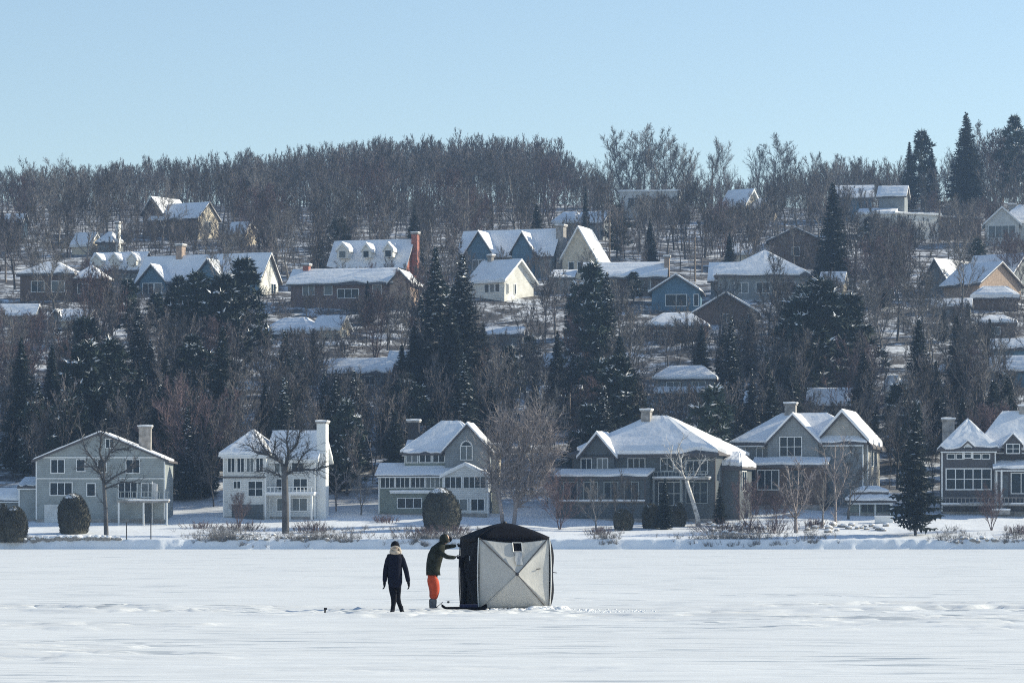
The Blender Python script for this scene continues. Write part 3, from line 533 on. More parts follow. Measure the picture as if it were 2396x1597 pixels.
# ------------------------------------------------------------------ trees
class TB:
    """collects thin triangles and prisms quickly"""
    def __init__(s): s.V = []; s.T = []
    def seg(s, a, b, ra, rb, n=3):
        d_ = b - a; L = d_.length
        if L < 1e-5: return
        d_ = d_ / L; u = d_.cross(Vector((0.21, 0.93, 0.3))).normalized(); v = d_.cross(u); k = len(s.V)
        for p, r in ((a, ra), (b, rb)):
            for i in range(n):
                an = 2 * math.pi * i / n; s.V.append(p + u * (math.cos(an) * r) + v * (math.sin(an) * r))
        for i in range(n):
            j = (i + 1) % n; s.T.append((k + i, k + j, k + n + j)); s.T.append((k + i, k + n + j, k + n + i))
    def twig(s, a, b, r):
        d_ = (b - a); u = d_.cross(Vector((random.random() - .5, random.random() - .5, random.random() - .5)))
        if u.length < 1e-6: return
        u = u.normalized() * r; k = len(s.V); s.V += [a - u, a + u, b]; s.T.append((k, k + 1, k + 2))
    def arr(s): return np.array([tuple(v) for v in s.V], dtype=np.float32), np.array(s.T, dtype=np.int32)

def rot_off(d_, ang, az):
    u = d_.cross(Vector((0.3, 0.2, 0.9)) if abs(d_.z) < 0.95 else Vector((1, 0, 0))).normalized(); v = d_.cross(u)
    return (d_ * math.cos(ang) + (u * math.cos(az) + v * math.sin(az)) * math.sin(ang)).normalized()

def bare_tree(seed, Ht, fork=0.3, spread=0.5, limbs=6, subs=6, twigs=6, tr=0.018, twr=0.022, upright=0.35, lean=0.0, stems=1, light=False):
    """leafless deciduous tree of height Ht: (trunk arrays, crown arrays)"""
    random.seed(seed); A, B = TB(), TB()
    for st in range(stems):
        az0 = random.random() * 6.28 if stems == 1 else 6.28 * st / stems + 0.2
        p = Vector((0, 0, -0.4)); dr = rot_off(Vector((0, 0, 1)), (0.05 + lean) if stems == 1 else 0.28, az0); hf = Ht * fork; r0 = Ht * tr * (1 if stems == 1 else .7); n = 4; nodes = []
        for i in range(n):
            q = p + dr * (hf + 0.4) / n; A.seg(p, q, r0 * (1 - .25 * i / n), r0 * (1 - .25 * (i + 1) / n), 6); p = q; dr = rot_off(dr, random.random() * .12, random.random() * 6.28)
        # central leader continues
        lead = []; pp = p.copy(); dd = dr.copy(); m = 6; r = r0 * .72
        for i in range(m):
            q = pp + dd * (Ht - hf) * (.9 / m); A.seg(pp, q, r, r * .74, 5 if i < 3 else 3); lead.append((pp.copy(), dd.copy(), r)); pp = q; r *= .74
            dd = rot_off(dd, .12 + random.random() * .2, random.random() * 6.28); dd = (dd + Vector((0, 0, .25))).normalized()
        for li in range(limbs):
            t = (li + random.random() * .6) / limbs; i0 = min(m - 1, int(t * m)); sp, sd, sr = lead[i0]
            L = (Ht - hf) * (0.62 - .38 * t) * (0.8 + .4 * random.random()); d2 = rot_off(sd, spread * (1.1 + random.random() * .5), li * 2.4 + random.random()); a = sp.copy(); rr = sr * .7; ns = 5
            for j in range(ns):
                d2 = (rot_off(d2, .18 * random.random() + .05, random.random() * 6.28) + Vector((0, 0, upright * .3))).normalized(); b = a + d2 * L / ns
                B.seg(a, b, rr, rr * .7, 3); rr *= .7
                for sb in range(max(1, subs * (j + 1) // ns - (1 if j < 1 else 0))):
                    d3 = rot_off(d2, .55 + random.random() * .35, random.random() * 6.28); d3 = (d3 + Vector((0, 0, upright))).normalized(); L3 = L * .42 * (.6 + .6 * random.random()) * (1 - .1 * j)
                    c0 = a.lerp(b, random.random()); c1 = c0 + d3 * L3 * .5; d3b = rot_off(d3, .2, random.random() * 6.28); c2 = c1 + d3b * L3 * .5
                    (B.twig(c0, c2, twr * 1.6) if light else (B.seg(c0, c1, max(twr * 1.3, rr * .5), twr * 1.1, 3), B.twig(c1, c2, twr * 1.1)))
                    for tw in range(twigs):
                        f = random.random() * .8 + .2; s0 = c0.lerp(c1, f * 2) if f < .5 else c1.lerp(c2, f * 2 - 1); d4 = rot_off(d3, .5 + random.random() * .4, random.random() * 6.28); d4 = (d4 + Vector((0, 0, upright * .7))).normalized()
                        e_ = s0 + d4 * L3 * (.25 + .3 * random.random()); B.twig(s0, e_, twr)
                        d5 = rot_off(d4, .5, random.random() * 6.28); B.twig(s0.lerp(e_, .5), s0.lerp(e_, .5) + d5 * L3 * .22, twr * .8)
                a = b
    random.seed(7); return A.arr(), B.arr()

def spruce(seed, Ht, wid=0.22, levels=26, per=11, top=0.0, droop=0.35, irregular=0.15, bare=0.06, snow=0.0):
    random.seed(seed); A, B, C = TB(), TB(), TB(); A.seg(Vector((0, 0, -.5)), Vector((0, 0, Ht * .5)), Ht * .014, Ht * .008, 6); A.seg(Vector((0, 0, Ht * .5)), Vector((0, 0, Ht * .99)), Ht * .008, .02, 4)
    Rm = Ht * wid
    for lv in range(levels):
        t = (lv + random.random() * .7) / levels; z = Ht * (bare + (1 - bare) * t); rad = Rm * ((1 - t) ** .8) * (1 if t > .12 else .75 + t * 2) + .12
        if top > 0 and t > top: rad = max(rad, Rm * .45 * math.sqrt(max(0, 1 - ((t - top) / (1 - top)) ** 2)))
        for k in range(per):
            az = k * 6.28 / per + lv * 1.7 + random.random() * .5; rr = rad * (1 - irregular * random.random() * 2.2)
            if random.random() < irregular * .4: continue
            dirn = Vector((math.cos(az), math.sin(az), 0)); side = Vector((-dirn.y, dirn.x, 0)); n = 5; prev = Vector((0, 0, z)); zj = random.gauss(0, .22)
            for j in range(1, n + 1):
                f = j / n; p = dirn * rr * f + Vector((0, 0, z + zj - droop * rr * f * (1.1 - .75 * f) + (random.random() - .5) * .2)); wd = rr * .26 * (1.15 - f * .75) + .08
                for sg in (-1, 1):
                    tip = p + side * sg * wd * (1 + random.random() * .6) + dirn * wd * .7 + Vector((0, 0, -wd * (.25 + .5 * random.random())))
                    k0 = len(B.V); B.V += [prev, p, tip]; B.T.append((k0, k0 + 1, k0 + 2))
                tip = p.lerp(prev, .5) + Vector((0, 0, -wd * (.7 + .8 * random.random()))) + side * (random.random() - .5) * wd
                k0 = len(B.V); B.V += [prev, p, tip]; B.T.append((k0, k0 + 1, k0 + 2))
                if snow and random.random() < snow:
                    k0 = len(C.V); up = Vector((0, 0, .06)); C.V += [prev + up, p + side * wd * .8 + dirn * wd * .4 + up, p - side * wd * .8 + dirn * wd * .4 + up]; C.T.append((k0, k0 + 1, k0 + 2))
                prev = p
    random.seed(7); return A.arr(), B.arr(), (C.arr() if C.T else None)

def pine(seed, Ht, wid=0.3, clumps=110, base=.12, snow=.07):
    """broad irregular pine: limbs carrying needle clumps"""
    random.seed(seed); A, B, C = TB(), TB(), TB(); A.seg(Vector((0, 0, -.5)), Vector((0, 0, Ht * .95)), Ht * .018, .05, 6)
    for c in range(clumps):
        t = random.random() ** .8; z = Ht * (base + (.97 - base) * t); prof = math.sin(min(1, (1 - t) * 1.25 + .12) * math.pi / 2) * (0.7 + .3 * min(1, t * 5))
        az = random.random() * 6.28; r = Ht * wid * prof * math.sqrt(random.random()) * (.85 + .3 * math.sin(az * 3 + seed)); ctr = Vector((math.cos(az) * r, math.sin(az) * r, z)); A.seg(Vector((0, 0, z - r * .35)), ctr, .07, .03, 3)
        cs = Ht * .055 * (.7 + .7 * random.random())
        for q in range(34):
            d_ = Vector((random.gauss(0, 1), random.gauss(0, 1), random.gauss(0, .55) + .15)).normalized(); s0 = ctr + d_ * cs * random.random() * .5; e_ = ctr + d_ * cs * (1 + random.random() * .5) ; B.twig(s0, e_, cs * .16)
        if random.random() < .5:
            for q in range(5): d_ = Vector((random.gauss(0, 1), random.gauss(0, 1), .35)).normalized(); s0 = ctr + Vector((0, 0, cs * .5)) + d_ * cs * .3; C.twig(s0, s0 + d_ * cs * .7, cs * .13)
    random.seed(7); return A.arr(), B.arr(), C.arr()

def arr_mesh(name, arr, m):
    me = tri_mesh(name, *arr); me.materials.append(m); return me
PROTO = {}
def reg(key, trunk, crown, tm, cm, Ht, extra=None):
    PROTO.setdefault(key, []).append((arr_mesh('trunk', trunk, M[tm]), arr_mesh('crown', crown, M[cm]), Ht, arr_mesh('snow', extra, M['roofsnow']) if extra else None))
RAW = {}
for i in range(7):
    t, c = bare_tree(100 + i, 12, .25 + .05 * (i % 3), .42 + .06 * (i % 4), 10, 7, 7, twr=.02, upright=.45); reg('bare', t, c, 'bark' if i % 3 else 'barkl', 'bark' if i % 3 else 'barkl', 12)
for i in range(3):
    t, c = bare_tree(140 + i, 12, .16, .62, 13, 8, 8, tr=.02, twr=.02, upright=.32); reg('wide', t, c, 'barkl', 'barkl' if i else 'bark', 12)
for i in range(2):
    t, c = bare_tree(160 + i, 9, .12, .5, 9, 6, 8, twr=.018, upright=.4, stems=3); reg('red', t, c, 'barkr', 'barkr', 9)
for i in range(2):
    t, c = bare_tree(170 + i, 13, .4, .35, 7, 4, 5, tr=.009, twr=.016, upright=.3); reg('birch', t, c, 'birch', 'bark', 13)
for i in range(4): t, c, s = spruce(200 + i, 14, .2 + .03 * (i % 2), 44, 13, snow=.05); reg('spruce', t, c, 'bark', 'spruce', 14, s)
for i in range(3): t, c, s = spruce(220 + i, 14, .21, 40, 13, snow=.3); reg('snowy', t, c, 'bark', 'spruce', 14, s)
for i in range(3): t, c, s = pine(240 + i, 14, .27, 125); reg('pine', t, c, 'bark', 'pine', 14, s)
t, c, s = spruce(260, 14, .30, 30, 13, irregular=.28, snow=.06, bare=.1); reg('fat', t, c, 'bark', 'spruce', 14, s)

TREES = []
SEQ = {}
def put_tree(kind, name, cat, p, Ht, label=None, group=None, var=None, wide=1.0, parts=True, rz=None):
    """a copy of one kind of tree, with copies of its parts"""
    lst = PROTO[kind]; SEQ[kind] = SEQ.get(kind, 0) + 1; tm, cm, H0, ex = lst[(SEQ[kind] if var is None else var) % len(lst)]; s = Ht / H0
    e = thing(name, label, cat, p, random.random() * 6.28 if rz is None else rz, group); e.scale = (s * wide, s * wide, s)
    link('trunk', tm, None, e); link('crown', cm, None, e)
    if ex: link('snow', ex, None, e)['kind'] = 'stuff'
    TREES.append((e, kind, p.copy(), Ht)); return e

def clear_top(px, hw, D, slack=0):
    """highest picture row a tree at distance D may reach so that the open houses behind stay open"""
    lim = -1e9
    for (x0, x1, t, b, Dh) in RECTS:
        if D < Dh - 1 and px + hw > x0 and px - hw < x1: lim = max(lim, b - 6 - slack)
    return lim
def inside_house(px, D):
    for (x0, x1, t, b, Dh) in RECTS:
        if x0 - 6 < px < x1 + 6 and Dh - 1.5 < D < Dh + 10: return True
    return False

# conifers one by one: px, base row, top row, kind, width factor
CON = [(1019, 965, 594, 'snowy', 1.0), (1082, 985, 608, 'snowy', 1.05), (1055, 1010, 720, 'spruce', 1.2), (1130, 960, 760, 'spruce', 1.1), (985, 950, 700, 'snowy', .9), (940, 960, 810, 'spruce', 1.1),
 (1370, 575, 438, 'spruce', .55), (1521, 640, 517, 'spruce', .9), (1949, 690, 433, 'spruce', 1.15), (2157, 492, 308, 'pine', .8), (2128, 490, 335, 'spruce', .8), (2180, 492, 350, 'spruce', 1.0), (2261, 500, 270, 'spruce', 1.15),
 (2374, 490, 275, 'pine', .8), (2068, 720, 573, 'spruce', .95), (1382, 900, 625, 'pine', .85), (1420, 930, 650, 'snowy', .8), (1482, 708, 637, 'pine', 1.4), (1925, 960, 655, 'pine', 1.2), (1870, 960, 700, 'pine', 1.1), (1985, 950, 690, 'pine', 1.1),
 (2150, 1010, 752, 'spruce', 1.0), (2238, 970, 745, 'spruce', 1.0), (1711, 1015, 752, 'snowy', .85), (1304, 1005, 782, 'spruce', .9), (1340, 1000, 830, 'snowy', 1.0), (1793, 1015, 830, 'spruce', 1.1), (1850, 1020, 840, 'spruce', 1.2), (1760, 1010, 870, 'snowy', 1.0),
 (733, 900, 772, 'spruce', .7), (50, 1100, 800, 'spruce', 1.0), (122, 1060, 815, 'spruce', 1.0), (209, 1080, 800, 'spruce', 1.0), (270, 1080, 850, 'spruce', 1.0), (165, 1090, 880, 'snowy', 1.2), (90, 1110, 900, 'snowy', 1.2), (330, 1090, 860, 'spruce', 1.0),
 (463, 900, 640, 'pine', 1.15), (520, 905, 650, 'pine', 1.1), (572, 880, 608, 'pine', .9), (420, 880, 650, 'pine', .9), (860, 760, 660, 'spruce', 1.0), (520, 1090, 770, 'spruce', .9), (438, 1170, 960, 'snowy', 1.0), (480, 1165, 935, 'spruce', .9), (812, 1160, 945, 'pine', .9), (790, 1150, 985, 'spruce', 1.1),
 (905, 1060, 880, 'spruce', 1.0), (2020, 1040, 830, 'spruce', 1.1), (2190, 1060, 850, 'spruce', 1.1), (2290, 1010, 870, 'spruce', 1.1), (1250, 1020, 870, 'spruce', 1.0), (1450, 1010, 800, 'spruce', 1.2), (1755, 470, 412, 'spruce', .6), (1660, 1040, 900, 'snowy', 1.1),
 (300, 800, 655, 'pine', 1.0), (245, 740, 650, 'pine', 1.0), (620, 1090, 900, 'spruce', 1.0), (5, 560, 490, 'spruce', .9), (2330, 1030, 900, 'spruce', 1.2), (385, 1130, 900, 'spruce', 1.0), (1190, 975, 815, 'pine', .9), (2100, 1080, 900, 'pine', 1.0), (700, 960, 830, 'pine', 1.0)]
for (px, by, ty, kd, wf) in CON:
    p = hit(px, by, 356); Ht = (by - ty) * p.y / F * 1.02; nm = {'pine': 'pine_tree'}.get(kd, 'spruce_tree')
    e = put_tree(kd, nm, 'pine' if kd == 'pine' else 'spruce', p, Ht, wide=wf)
for (a, b, d0, d1, n) in ((0, 520, 362, 425, 15), (590, 900, 370, 430, 8), (900, 1160, 380, 440, 8), (1230, 1500, 375, 440, 9), (1640, 2060, 372, 440, 14), (2080, 2400, 372, 450, 9), (0, 2396, 450, 560, 14), (0, 2396, 357, 371, 20)):
    i = 0; tr_ = 0
    while i < n and tr_ < 300:
        tr_ += 1; px = rng.uniform(a, b); D = rng.uniform(d0, d1); x = (px - CX) * D / F; z = float(ground(x, D)); by = pyof(z, D); Ht = rng.uniform(8, 14)
        if inside_house(px, D): continue
        lim = clear_top(px, 26, D)
        if by - Ht * F / D < lim: Ht = (by - lim) * D / F
        if Ht < 5: continue
        kd = ['spruce', 'spruce', 'snowy', 'pine'][int(rng.integers(4))]; put_tree(kd, 'pine_tree' if kd == 'pine' else 'spruce_tree', 'pine' if kd == 'pine' else 'spruce', Vector((x, D, z)), Ht, wide=1.1); i += 1
NCON = len(TREES)
RECTS += [(2110, 2212, 300, 470, 725), (2216, 2306, 270, 480, 725), (2335, 2400, 275, 430, 725)]

# leafless trees one by one across the slope, then the countless rest as one woodland
SKY_PX = [0, 150, 300, 500, 700, 900, 1100, 1300, 1370, 1400, 1450, 1560, 1600, 1640, 1660, 1720, 1800, 1860, 1950, 2000, 2100, 2200, 2260, 2330, 2396]
SKY_PY = [398, 398, 375, 368, 345, 326, 316, 330, 388, 400, 405, 400, 405, 425, 415, 410, 410, 400, 385, 375, 385, 375, 350, 320, 320]
def skyline(px): return float(np.interp(px, SKY_PX, SKY_PY))
# big ones that stand clear on the skyline
for (px, ty, kd, wf) in ((1455, 298, 'wide', 1.0), (1500, 292, 'wide', .9), (1560, 300, 'wide', .95), (1605, 345, 'wide', .9), (1690, 322, 'wide', .75), (1665, 335, 'bare', .8), (1805, 312, 'wide', 1.15), (1908, 352, 'bare', .8), (1950, 360, 'wide', .8), (1420, 335, 'bare', 1), (1530, 310, 'wide', 1.1), (1475, 318, 'wide', 1.1), (1585, 318, 'wide', 1.0), (1835, 330, 'wide', .9), (1770, 345, 'bare', .9), (2300, 285, 'wide', 1.0), (2340, 300, 'red', 1.3)):
    p = hit(px, 486); put_tree(kd, 'bare_tree', 'tree', p, (486 - ty) * p.y / F, wide=wf)
cnt = 0; tries = 0; spots = []
while cnt < 275 and tries < 9000:
    tries += 1; px = rng.uniform(-10, 2406); D = rng.uniform(358, 640); x = (px - CX) * D / F; z = float(ground(x, D)); by = pyof(z, D)
    if inside_house(px, D): continue
    if any(abs(px - a) < 16 and abs(D - b) < 9 for a, b in spots): continue
    Ht = rng.uniform(8.5, 13.5); lim = clear_top(px, 14, D, rng.uniform(0, 22)) if rng.random() > .10 else -1e9; top = by - Ht * F / D
    if top < lim: Ht = (by - lim) * D / F
    if Ht < 4.0: continue
    kd = rng.choice(['bare', 'bare', 'bare', 'wide', 'wide', 'birch', 'red']) if Ht > 6 else rng.choice(['red', 'bare', 'wide'])
    if kd == 'birch' and rng.random() < .4: kd = 'bare'
    put_tree(str(kd), 'birch_tree' if kd == 'birch' else 'bare_tree', 'tree', Vector((x, D, z)), Ht); spots.append((px, D)); cnt += 1

# the woodland: joined leafless trees past the countable ones
random.seed(31); Vs, Ts, off = [], [], 0
wv = [bare_tree(300 + i, 12, .18 + .08 * (i % 3), .36 + .06 * (i % 3), 8, 5, 4, tr=.008, twr=.034, upright=.6, light=True) for i in range(8)]
wv = [(np.concatenate([a[0], b[0]]), np.concatenate([a[1], b[1] + len(a[0])])) for a, b in wv]
sv = [bare_tree(330 + i, 4, .08, .6, 3, 3, 3, tr=.008, twr=.034, upright=.4, stems=2, light=True) for i in range(4)]
sv = [(np.concatenate([a[0], b[0]]), np.concatenate([a[1], b[1] + len(a[0])])) for a, b in sv]
def add_copy(var, H0, x, y, z, Ht, wd=1.0):
    global off
    V, T = var; a = rng.uniform(0, 6.28); s = Ht / H0; c, s_ = math.cos(a) * s * wd, math.sin(a) * s * wd
    W = np.stack([V[:, 0] * c - V[:, 1] * s_ + x, V[:, 0] * s_ + V[:, 1] * c + y, V[:, 2] * s + z], -1); Vs.append(W); Ts.append(T + off); off += len(V)
for row, D in enumerate(np.arange(648, 772, 11)):
    x = -D * .157 + rng.uniform(0, 3)
    while x < D * .157:
        px = CX + x * F / D; xx = x + rng.uniform(-1, 1); dd = D + rng.uniform(-4, 4); z = float(ground(xx, dd))
        if not inside_house(px, D):
            ty = skyline(px) + rng.uniform(-8, 28) + (0 if row > 4 else rng.uniform(0, 40)); Ht = (pyof(z, dd) - ty) * dd / F; lim = clear_top(px, 10, dd)
            if ty < lim and rng.random() > .12: Ht = (pyof(z, dd) - lim) * dd / F
            if Ht > 3: add_copy(wv[int(rng.integers(8))], 12, xx, dd, z, min(Ht, 20))
        x += rng.uniform(2.2, 3.6)
n_w = 0
for _ in range(420):
    D = rng.uniform(650, 790); x = rng.uniform(-.158, .158) * D
    if not inside_house(CX + x * F / D, D): add_copy(sv[int(rng.integers(4))], 4, x, D, float(ground(x, D)), min(rng.uniform(2.5, 5), 99), 1.6)
for _ in range(7000):
    px = rng.uniform(-20, 2416); D = rng.uniform(356, 650); x = (px - CX) * D / F; z = float(ground(x, D)); by = pyof(z, D)
    if inside_house(px, D): continue
    Ht = rng.uniform(7, 12.5); lim = clear_top(px, 10, D, rng.uniform(-4, 18)); top = by - Ht * F / D
    if top < lim: Ht = (by - lim) * D / F
    if Ht < 1.5: continue
    if Ht < 4: add_copy(sv[int(rng.integers(4))], 4, x, D, z, Ht)
    elif n_w < 820: add_copy(wv[int(rng.integers(8))], 12, x, D, z, Ht); n_w += 1
me = tri_mesh('woodland', np.concatenate(Vs), np.concatenate(Ts)); tag(link('woodland', me, mat('bark_woodland', (0.115, 0.102, 0.10), 0.9, 0.7, 0.3)), kind='stuff')

# labels for the trees from the house they stand by
def rel(px, py, h):
    x0, x1, t, b = h.vis; 
    if py < t: return 'behind and above'
    if px < x0: return 'just left of'
    if px > x1: return 'just right of'
    return 'in front of'
def near_house(p):
    px = CX + p.x * F / p.y; py = pyof(p.z, p.y)
    hs = [h for h in HOUSES if h.vis]; hh = min(hs, key=lambda h: math.hypot(px - (h.vis[0] + h.vis[1]) / 2, (py - (h.vis[3] + 10)) * 1.4)); return px, py, hh
buck = {}
for (e, kd, p, Ht) in TREES[:NCON]:
    px, py, hh = near_house(p); r_ = rel(px, py, hh); adj = {'pine': 'bushy pine', 'snowy': 'snow-flecked spruce', 'spruce': 'dark spruce', 'fat': 'broad spruce'}[kd]; buck.setdefault((adj, r_, hh.short), []).append((Ht, e))
ords = ['tallest', 'second tallest', 'third tallest', 'fourth tallest', 'fifth tallest', 'sixth tallest', 'seventh tallest', 'eighth tallest', 'ninth tallest']
for (adj, r_, sh), L in buck.items():
    L.sort(key=lambda a: -a[0])
    for i, (Ht, e) in enumerate(L): e['label'] = (f'{adj} {r_} {sh}' if len(L) == 1 else f'{ords[min(i, 8)]} {adj} {r_} {sh}'); e['group'] = 'evergreens on the hillside'
lab = {}
for (e, kd, p, Ht) in TREES[NCON:]:
    px, py, hh = near_house(p); r_ = rel(px, py, hh); adj = {'bare': 'grey bare tree', 'wide': 'wide-crowned leafless tree', 'red': 'reddish many-stemmed leafless tree', 'birch': 'pale-trunked birch'}[kd]
    lab.setdefault((adj, r_, hh.short), []).append((px, e))
ordn = ['leftmost', 'second from left', 'third from left', 'fourth from left', 'fifth from left', 'sixth from left', 'seventh from left', 'eighth from left', 'ninth from left', 'tenth from left', 'eleventh from left', 'twelfth from left']
for (adj, r_, sh), L in lab.items():
    L.sort(key=lambda a: a[0])
    for i, (px, e) in enumerate(L): e['label'] = f'{adj} {r_} {sh}' if len(L) == 1 else f'{adj}, {ordn[min(i, 11)]}, {r_.replace(chr(106) + "ust ", "")} {sh}'.replace('many-stemmed leafless', 'many-stemmed').replace('wide-crowned leafless', 'wide-crowned'); e['group'] = 'leafless trees on the hillside'

# ------------------------------------------------------------------ shore trees and shrubs
def feature_tree(name, label, px, by, pts, m, twr=.02, tw=1.0, dens=7, D=None):
    """a tree traced limb by limb: pts = list of (pixel path, start radius px, end radius px)"""
    p = hit(px, by) if D is None else at(px, D, float(ground((px - CX) * D / F, D))); k = p.y / F; e = thing(name, label, 'tree', p); A, B = TB(), TB(); random.seed(int(px))
    for path, r0, r1 in pts:
        dep = random.uniform(-1, 1); P = [Vector(((x - px) * k, (i / max(1, len(path) - 1)) * dep * (0 if r0 > 5 else 1.6), (by - y) * k - (.4 if i == 0 and abs(y - by) < 8 else 0))) for i, (x, y) in enumerate(path)]
        n = len(P) - 1
        for i in range(n):
            ra, rb = (r0 + (r1 - r0) * i / n) * k, (r0 + (r1 - r0) * (i + 1) / n) * k; (A if r0 > 5 else B).seg(P[i], P[i + 1], ra, rb, 6 if r0 > 3 else 4)
            d_ = (P[i + 1] - P[i]).normalized(); L = (P[i + 1] - P[i]).length
            if r0 > 5 and i < n - 1: continue
            for q in range(int(dens * (1 if r0 < 5 else .5))):
                c = P[i].lerp(P[i + 1], random.random()); d2 = rot_off(d_, .5 + random.random() * .7, random.random() * 6.28); d2 = (d2 + Vector((0, 0, .25))).normalized(); l2 = (0.6 + random.random() * 1.3) * tw
                c2 = c + d2 * l2 * .6; B.seg(c, c2, .03, .022, 3); c3 = c2 + rot_off(d2, .35, random.random() * 6.28) * l2 * .5; B.twig(c2, c3, .022)
                for t in range(5): s0 = c.lerp(c2, random.random()); d3 = rot_off(d2, .8, random.random() * 6.28); B.twig(s0, s0 + d3 * l2 * (.25 + .35 * random.random()), twr)
                for t in range(4): s0 = c2.lerp(c3, random.random()); d3 = rot_off(d2, .7, random.random() * 6.28); B.twig(s0, s0 + d3 * l2 * (.2 + .3 * random.random()), twr)
    link('trunk', arr_mesh('trunk', A.arr(), M[m]), None, e) if A.T else None
    link('crown', arr_mesh('crown', B.arr(), M[m]), None, e); return e
feature_tree('bare_tree', 'thick-trunked leafless shore tree in front of the pale three-storey house', 668, 1248,
    [([(668, 1250), (668, 1180), (666, 1110), (668, 1090)], 9, 7), ([(668, 1095), (655, 1080), (630, 1065), (612, 1040), (600, 1010)], 4, 1), ([(668, 1095), (676, 1060), (672, 1030), (680, 990)], 4.5, 1.2),
     ([(668, 1110), (690, 1100), (715, 1098), (745, 1100), (765, 1090)], 3.5, 1), ([(655, 1080), (640, 1060), (645, 1030)], 2.5, 1), ([(676, 1060), (695, 1040), (700, 1015), (705, 990)], 3, 1), ([(630, 1065), (600, 1060), (580, 1040)], 2, 1), ([(690, 1100), (705, 1070), (725, 1050)], 2.2, 1), ([(666, 1120), (640, 1105), (610, 1100)], 2, 1)], 'bark', dens=13, tw=1.1)
feature_tree('bare_tree', 'leafless tree on the lakeshore in front of the grey broad-gabled house', 249, 1252,
    [([(249, 1254), (247, 1190), (243, 1130)], 6, 4.5), ([(243, 1132), (235, 1110), (215, 1095), (195, 1080)], 3.2, 1), ([(243, 1130), (245, 1085), (260, 1060), (285, 1030)], 3.5, 1), ([(245, 1090), (232, 1060), (236, 1020), (250, 1000)], 3, 1),
     ([(243, 1135), (270, 1115), (300, 1100), (330, 1090)], 3, 1), ([(260, 1060), (275, 1050), (300, 1052)], 2, .8), ([(243, 1145), (285, 1128), (330, 1130)], 2.4, 1), ([(235, 1110), (222, 1080), (200, 1050), (188, 1000)], 2.4, 1)], 'bark', dens=9)
feature_tree('bare_tree', 'broad purple-brown leafless tree forking low, directly behind the ice tent', 1190, 1226,
    [([(1178, 1228), (1172, 1190), (1166, 1150)], 5.2, 4), ([(1202, 1228), (1206, 1190), (1212, 1160)], 5.2, 4), ([(1166, 1152), (1160, 1110), (1165, 1060), (1160, 1000)], 3.6, .8), ([(1166, 1150), (1185, 1100), (1195, 1040), (1200, 985)], 3.2, .8), ([(1212, 1162), (1235, 1140), (1255, 1090), (1270, 1030)], 3.5, .8),
     ([(1212, 1160), (1215, 1110), (1225, 1050), (1235, 975)], 3.5, .8), ([(1235, 1140), (1265, 1130), (1290, 1090), (1310, 1050)], 2.8, .8), ([(1172, 1170), (1150, 1130), (1145, 1080), (1140, 1040)], 2.8, .8), ([(1206, 1180), (1190, 1130), (1215, 1080), (1212, 1010)], 2.6, .8), ([(1255, 1100), (1285, 1050), (1290, 1000)], 2.4, .8), ([(1206, 1190), (1250, 1160), (1290, 1150)], 2.2, .8), ([(1225, 1060), (1250, 1010), (1262, 975)], 2, .8), ([(1165, 1080), (1180, 1020), (1175, 980)], 2, .8)], 'barks', dens=30, tw=1.45, twr=.024)
feature_tree('birch_tree', 'leaning pale birch in front of the big dark lake house', 1636, 1232,
    [([(1636, 1234), (1631, 1206), (1620, 1170), (1606, 1125)], 6.2, 4.8), ([(1606, 1126), (1595, 1105), (1592, 1075), (1598, 1060)], 2.6, 1), ([(1606, 1124), (1625, 1112), (1636, 1090), (1650, 1072)], 2.2, .8), ([(1597, 1110), (1578, 1090), (1568, 1070), (1575, 1040)], 2.4, .8), ([(1592, 1080), (1585, 1050), (1600, 1020)], 1.8, .8)], 'birch', dens=3)
feature_tree('bare_tree', 'small leafless garden tree between the pale house and the sage house', 787, 1196,
    [([(787, 1198), (786, 1150)], 2.2, 1.6), ([(786, 1160), (770, 1140), (760, 1120)], 1.4, .8), ([(786, 1150), (800, 1130), (812, 1118)], 1.4, .8), ([(786, 1150), (788, 1130), (784, 1112)], 1.2, .8)], 'barks', dens=6, tw=.6)
feature_tree('bare_tree', 'reddish leafless tree standing in front of the taupe house porch', 1862, 1246,
    [([(1862, 1248), (1862, 1200)], 5.1, 3), ([(1862, 1200), (1850, 1150), (1842, 1090)], 2.4, .8), ([(1862, 1200), (1868, 1150), (1872, 1080)], 2.4, .8), ([(1862, 1210), (1885, 1170), (1892, 1120)], 2, .8), ([(1862, 1215), (1838, 1180), (1830, 1140)], 2, .8)], 'barks', dens=14)
feature_tree('bare_tree', 'leafless tree with curled branches by the right corner of the grey house', 400, 1170,
    [([(400, 1172), (402, 1150)], 3.4, 3), ([(402, 1152), (392, 1125), (372, 1110)], 2.2, .8), ([(402, 1150), (415, 1128), (450, 1118), (485, 1120)], 2.2, .8), ([(402, 1150), (410, 1110), (405, 1070)], 2, .8)], 'barkl', dens=7)
feature_tree('bare_tree', 'tall thin leafless tree on the shore left of the boathouse', 1955, 1225,
    [([(1955, 1227), (1956, 1170), (1952, 1110), (1957, 1040)], 3, 1), ([(1956, 1170), (1975, 1130), (1985, 1090)], 1.6, .7), ([(1952, 1130), (1935, 1095), (1930, 1050)], 1.6, .7), ([(1952, 1110), (1970, 1070), (1975, 1030)], 1.4, .7)], 'barks', dens=8)
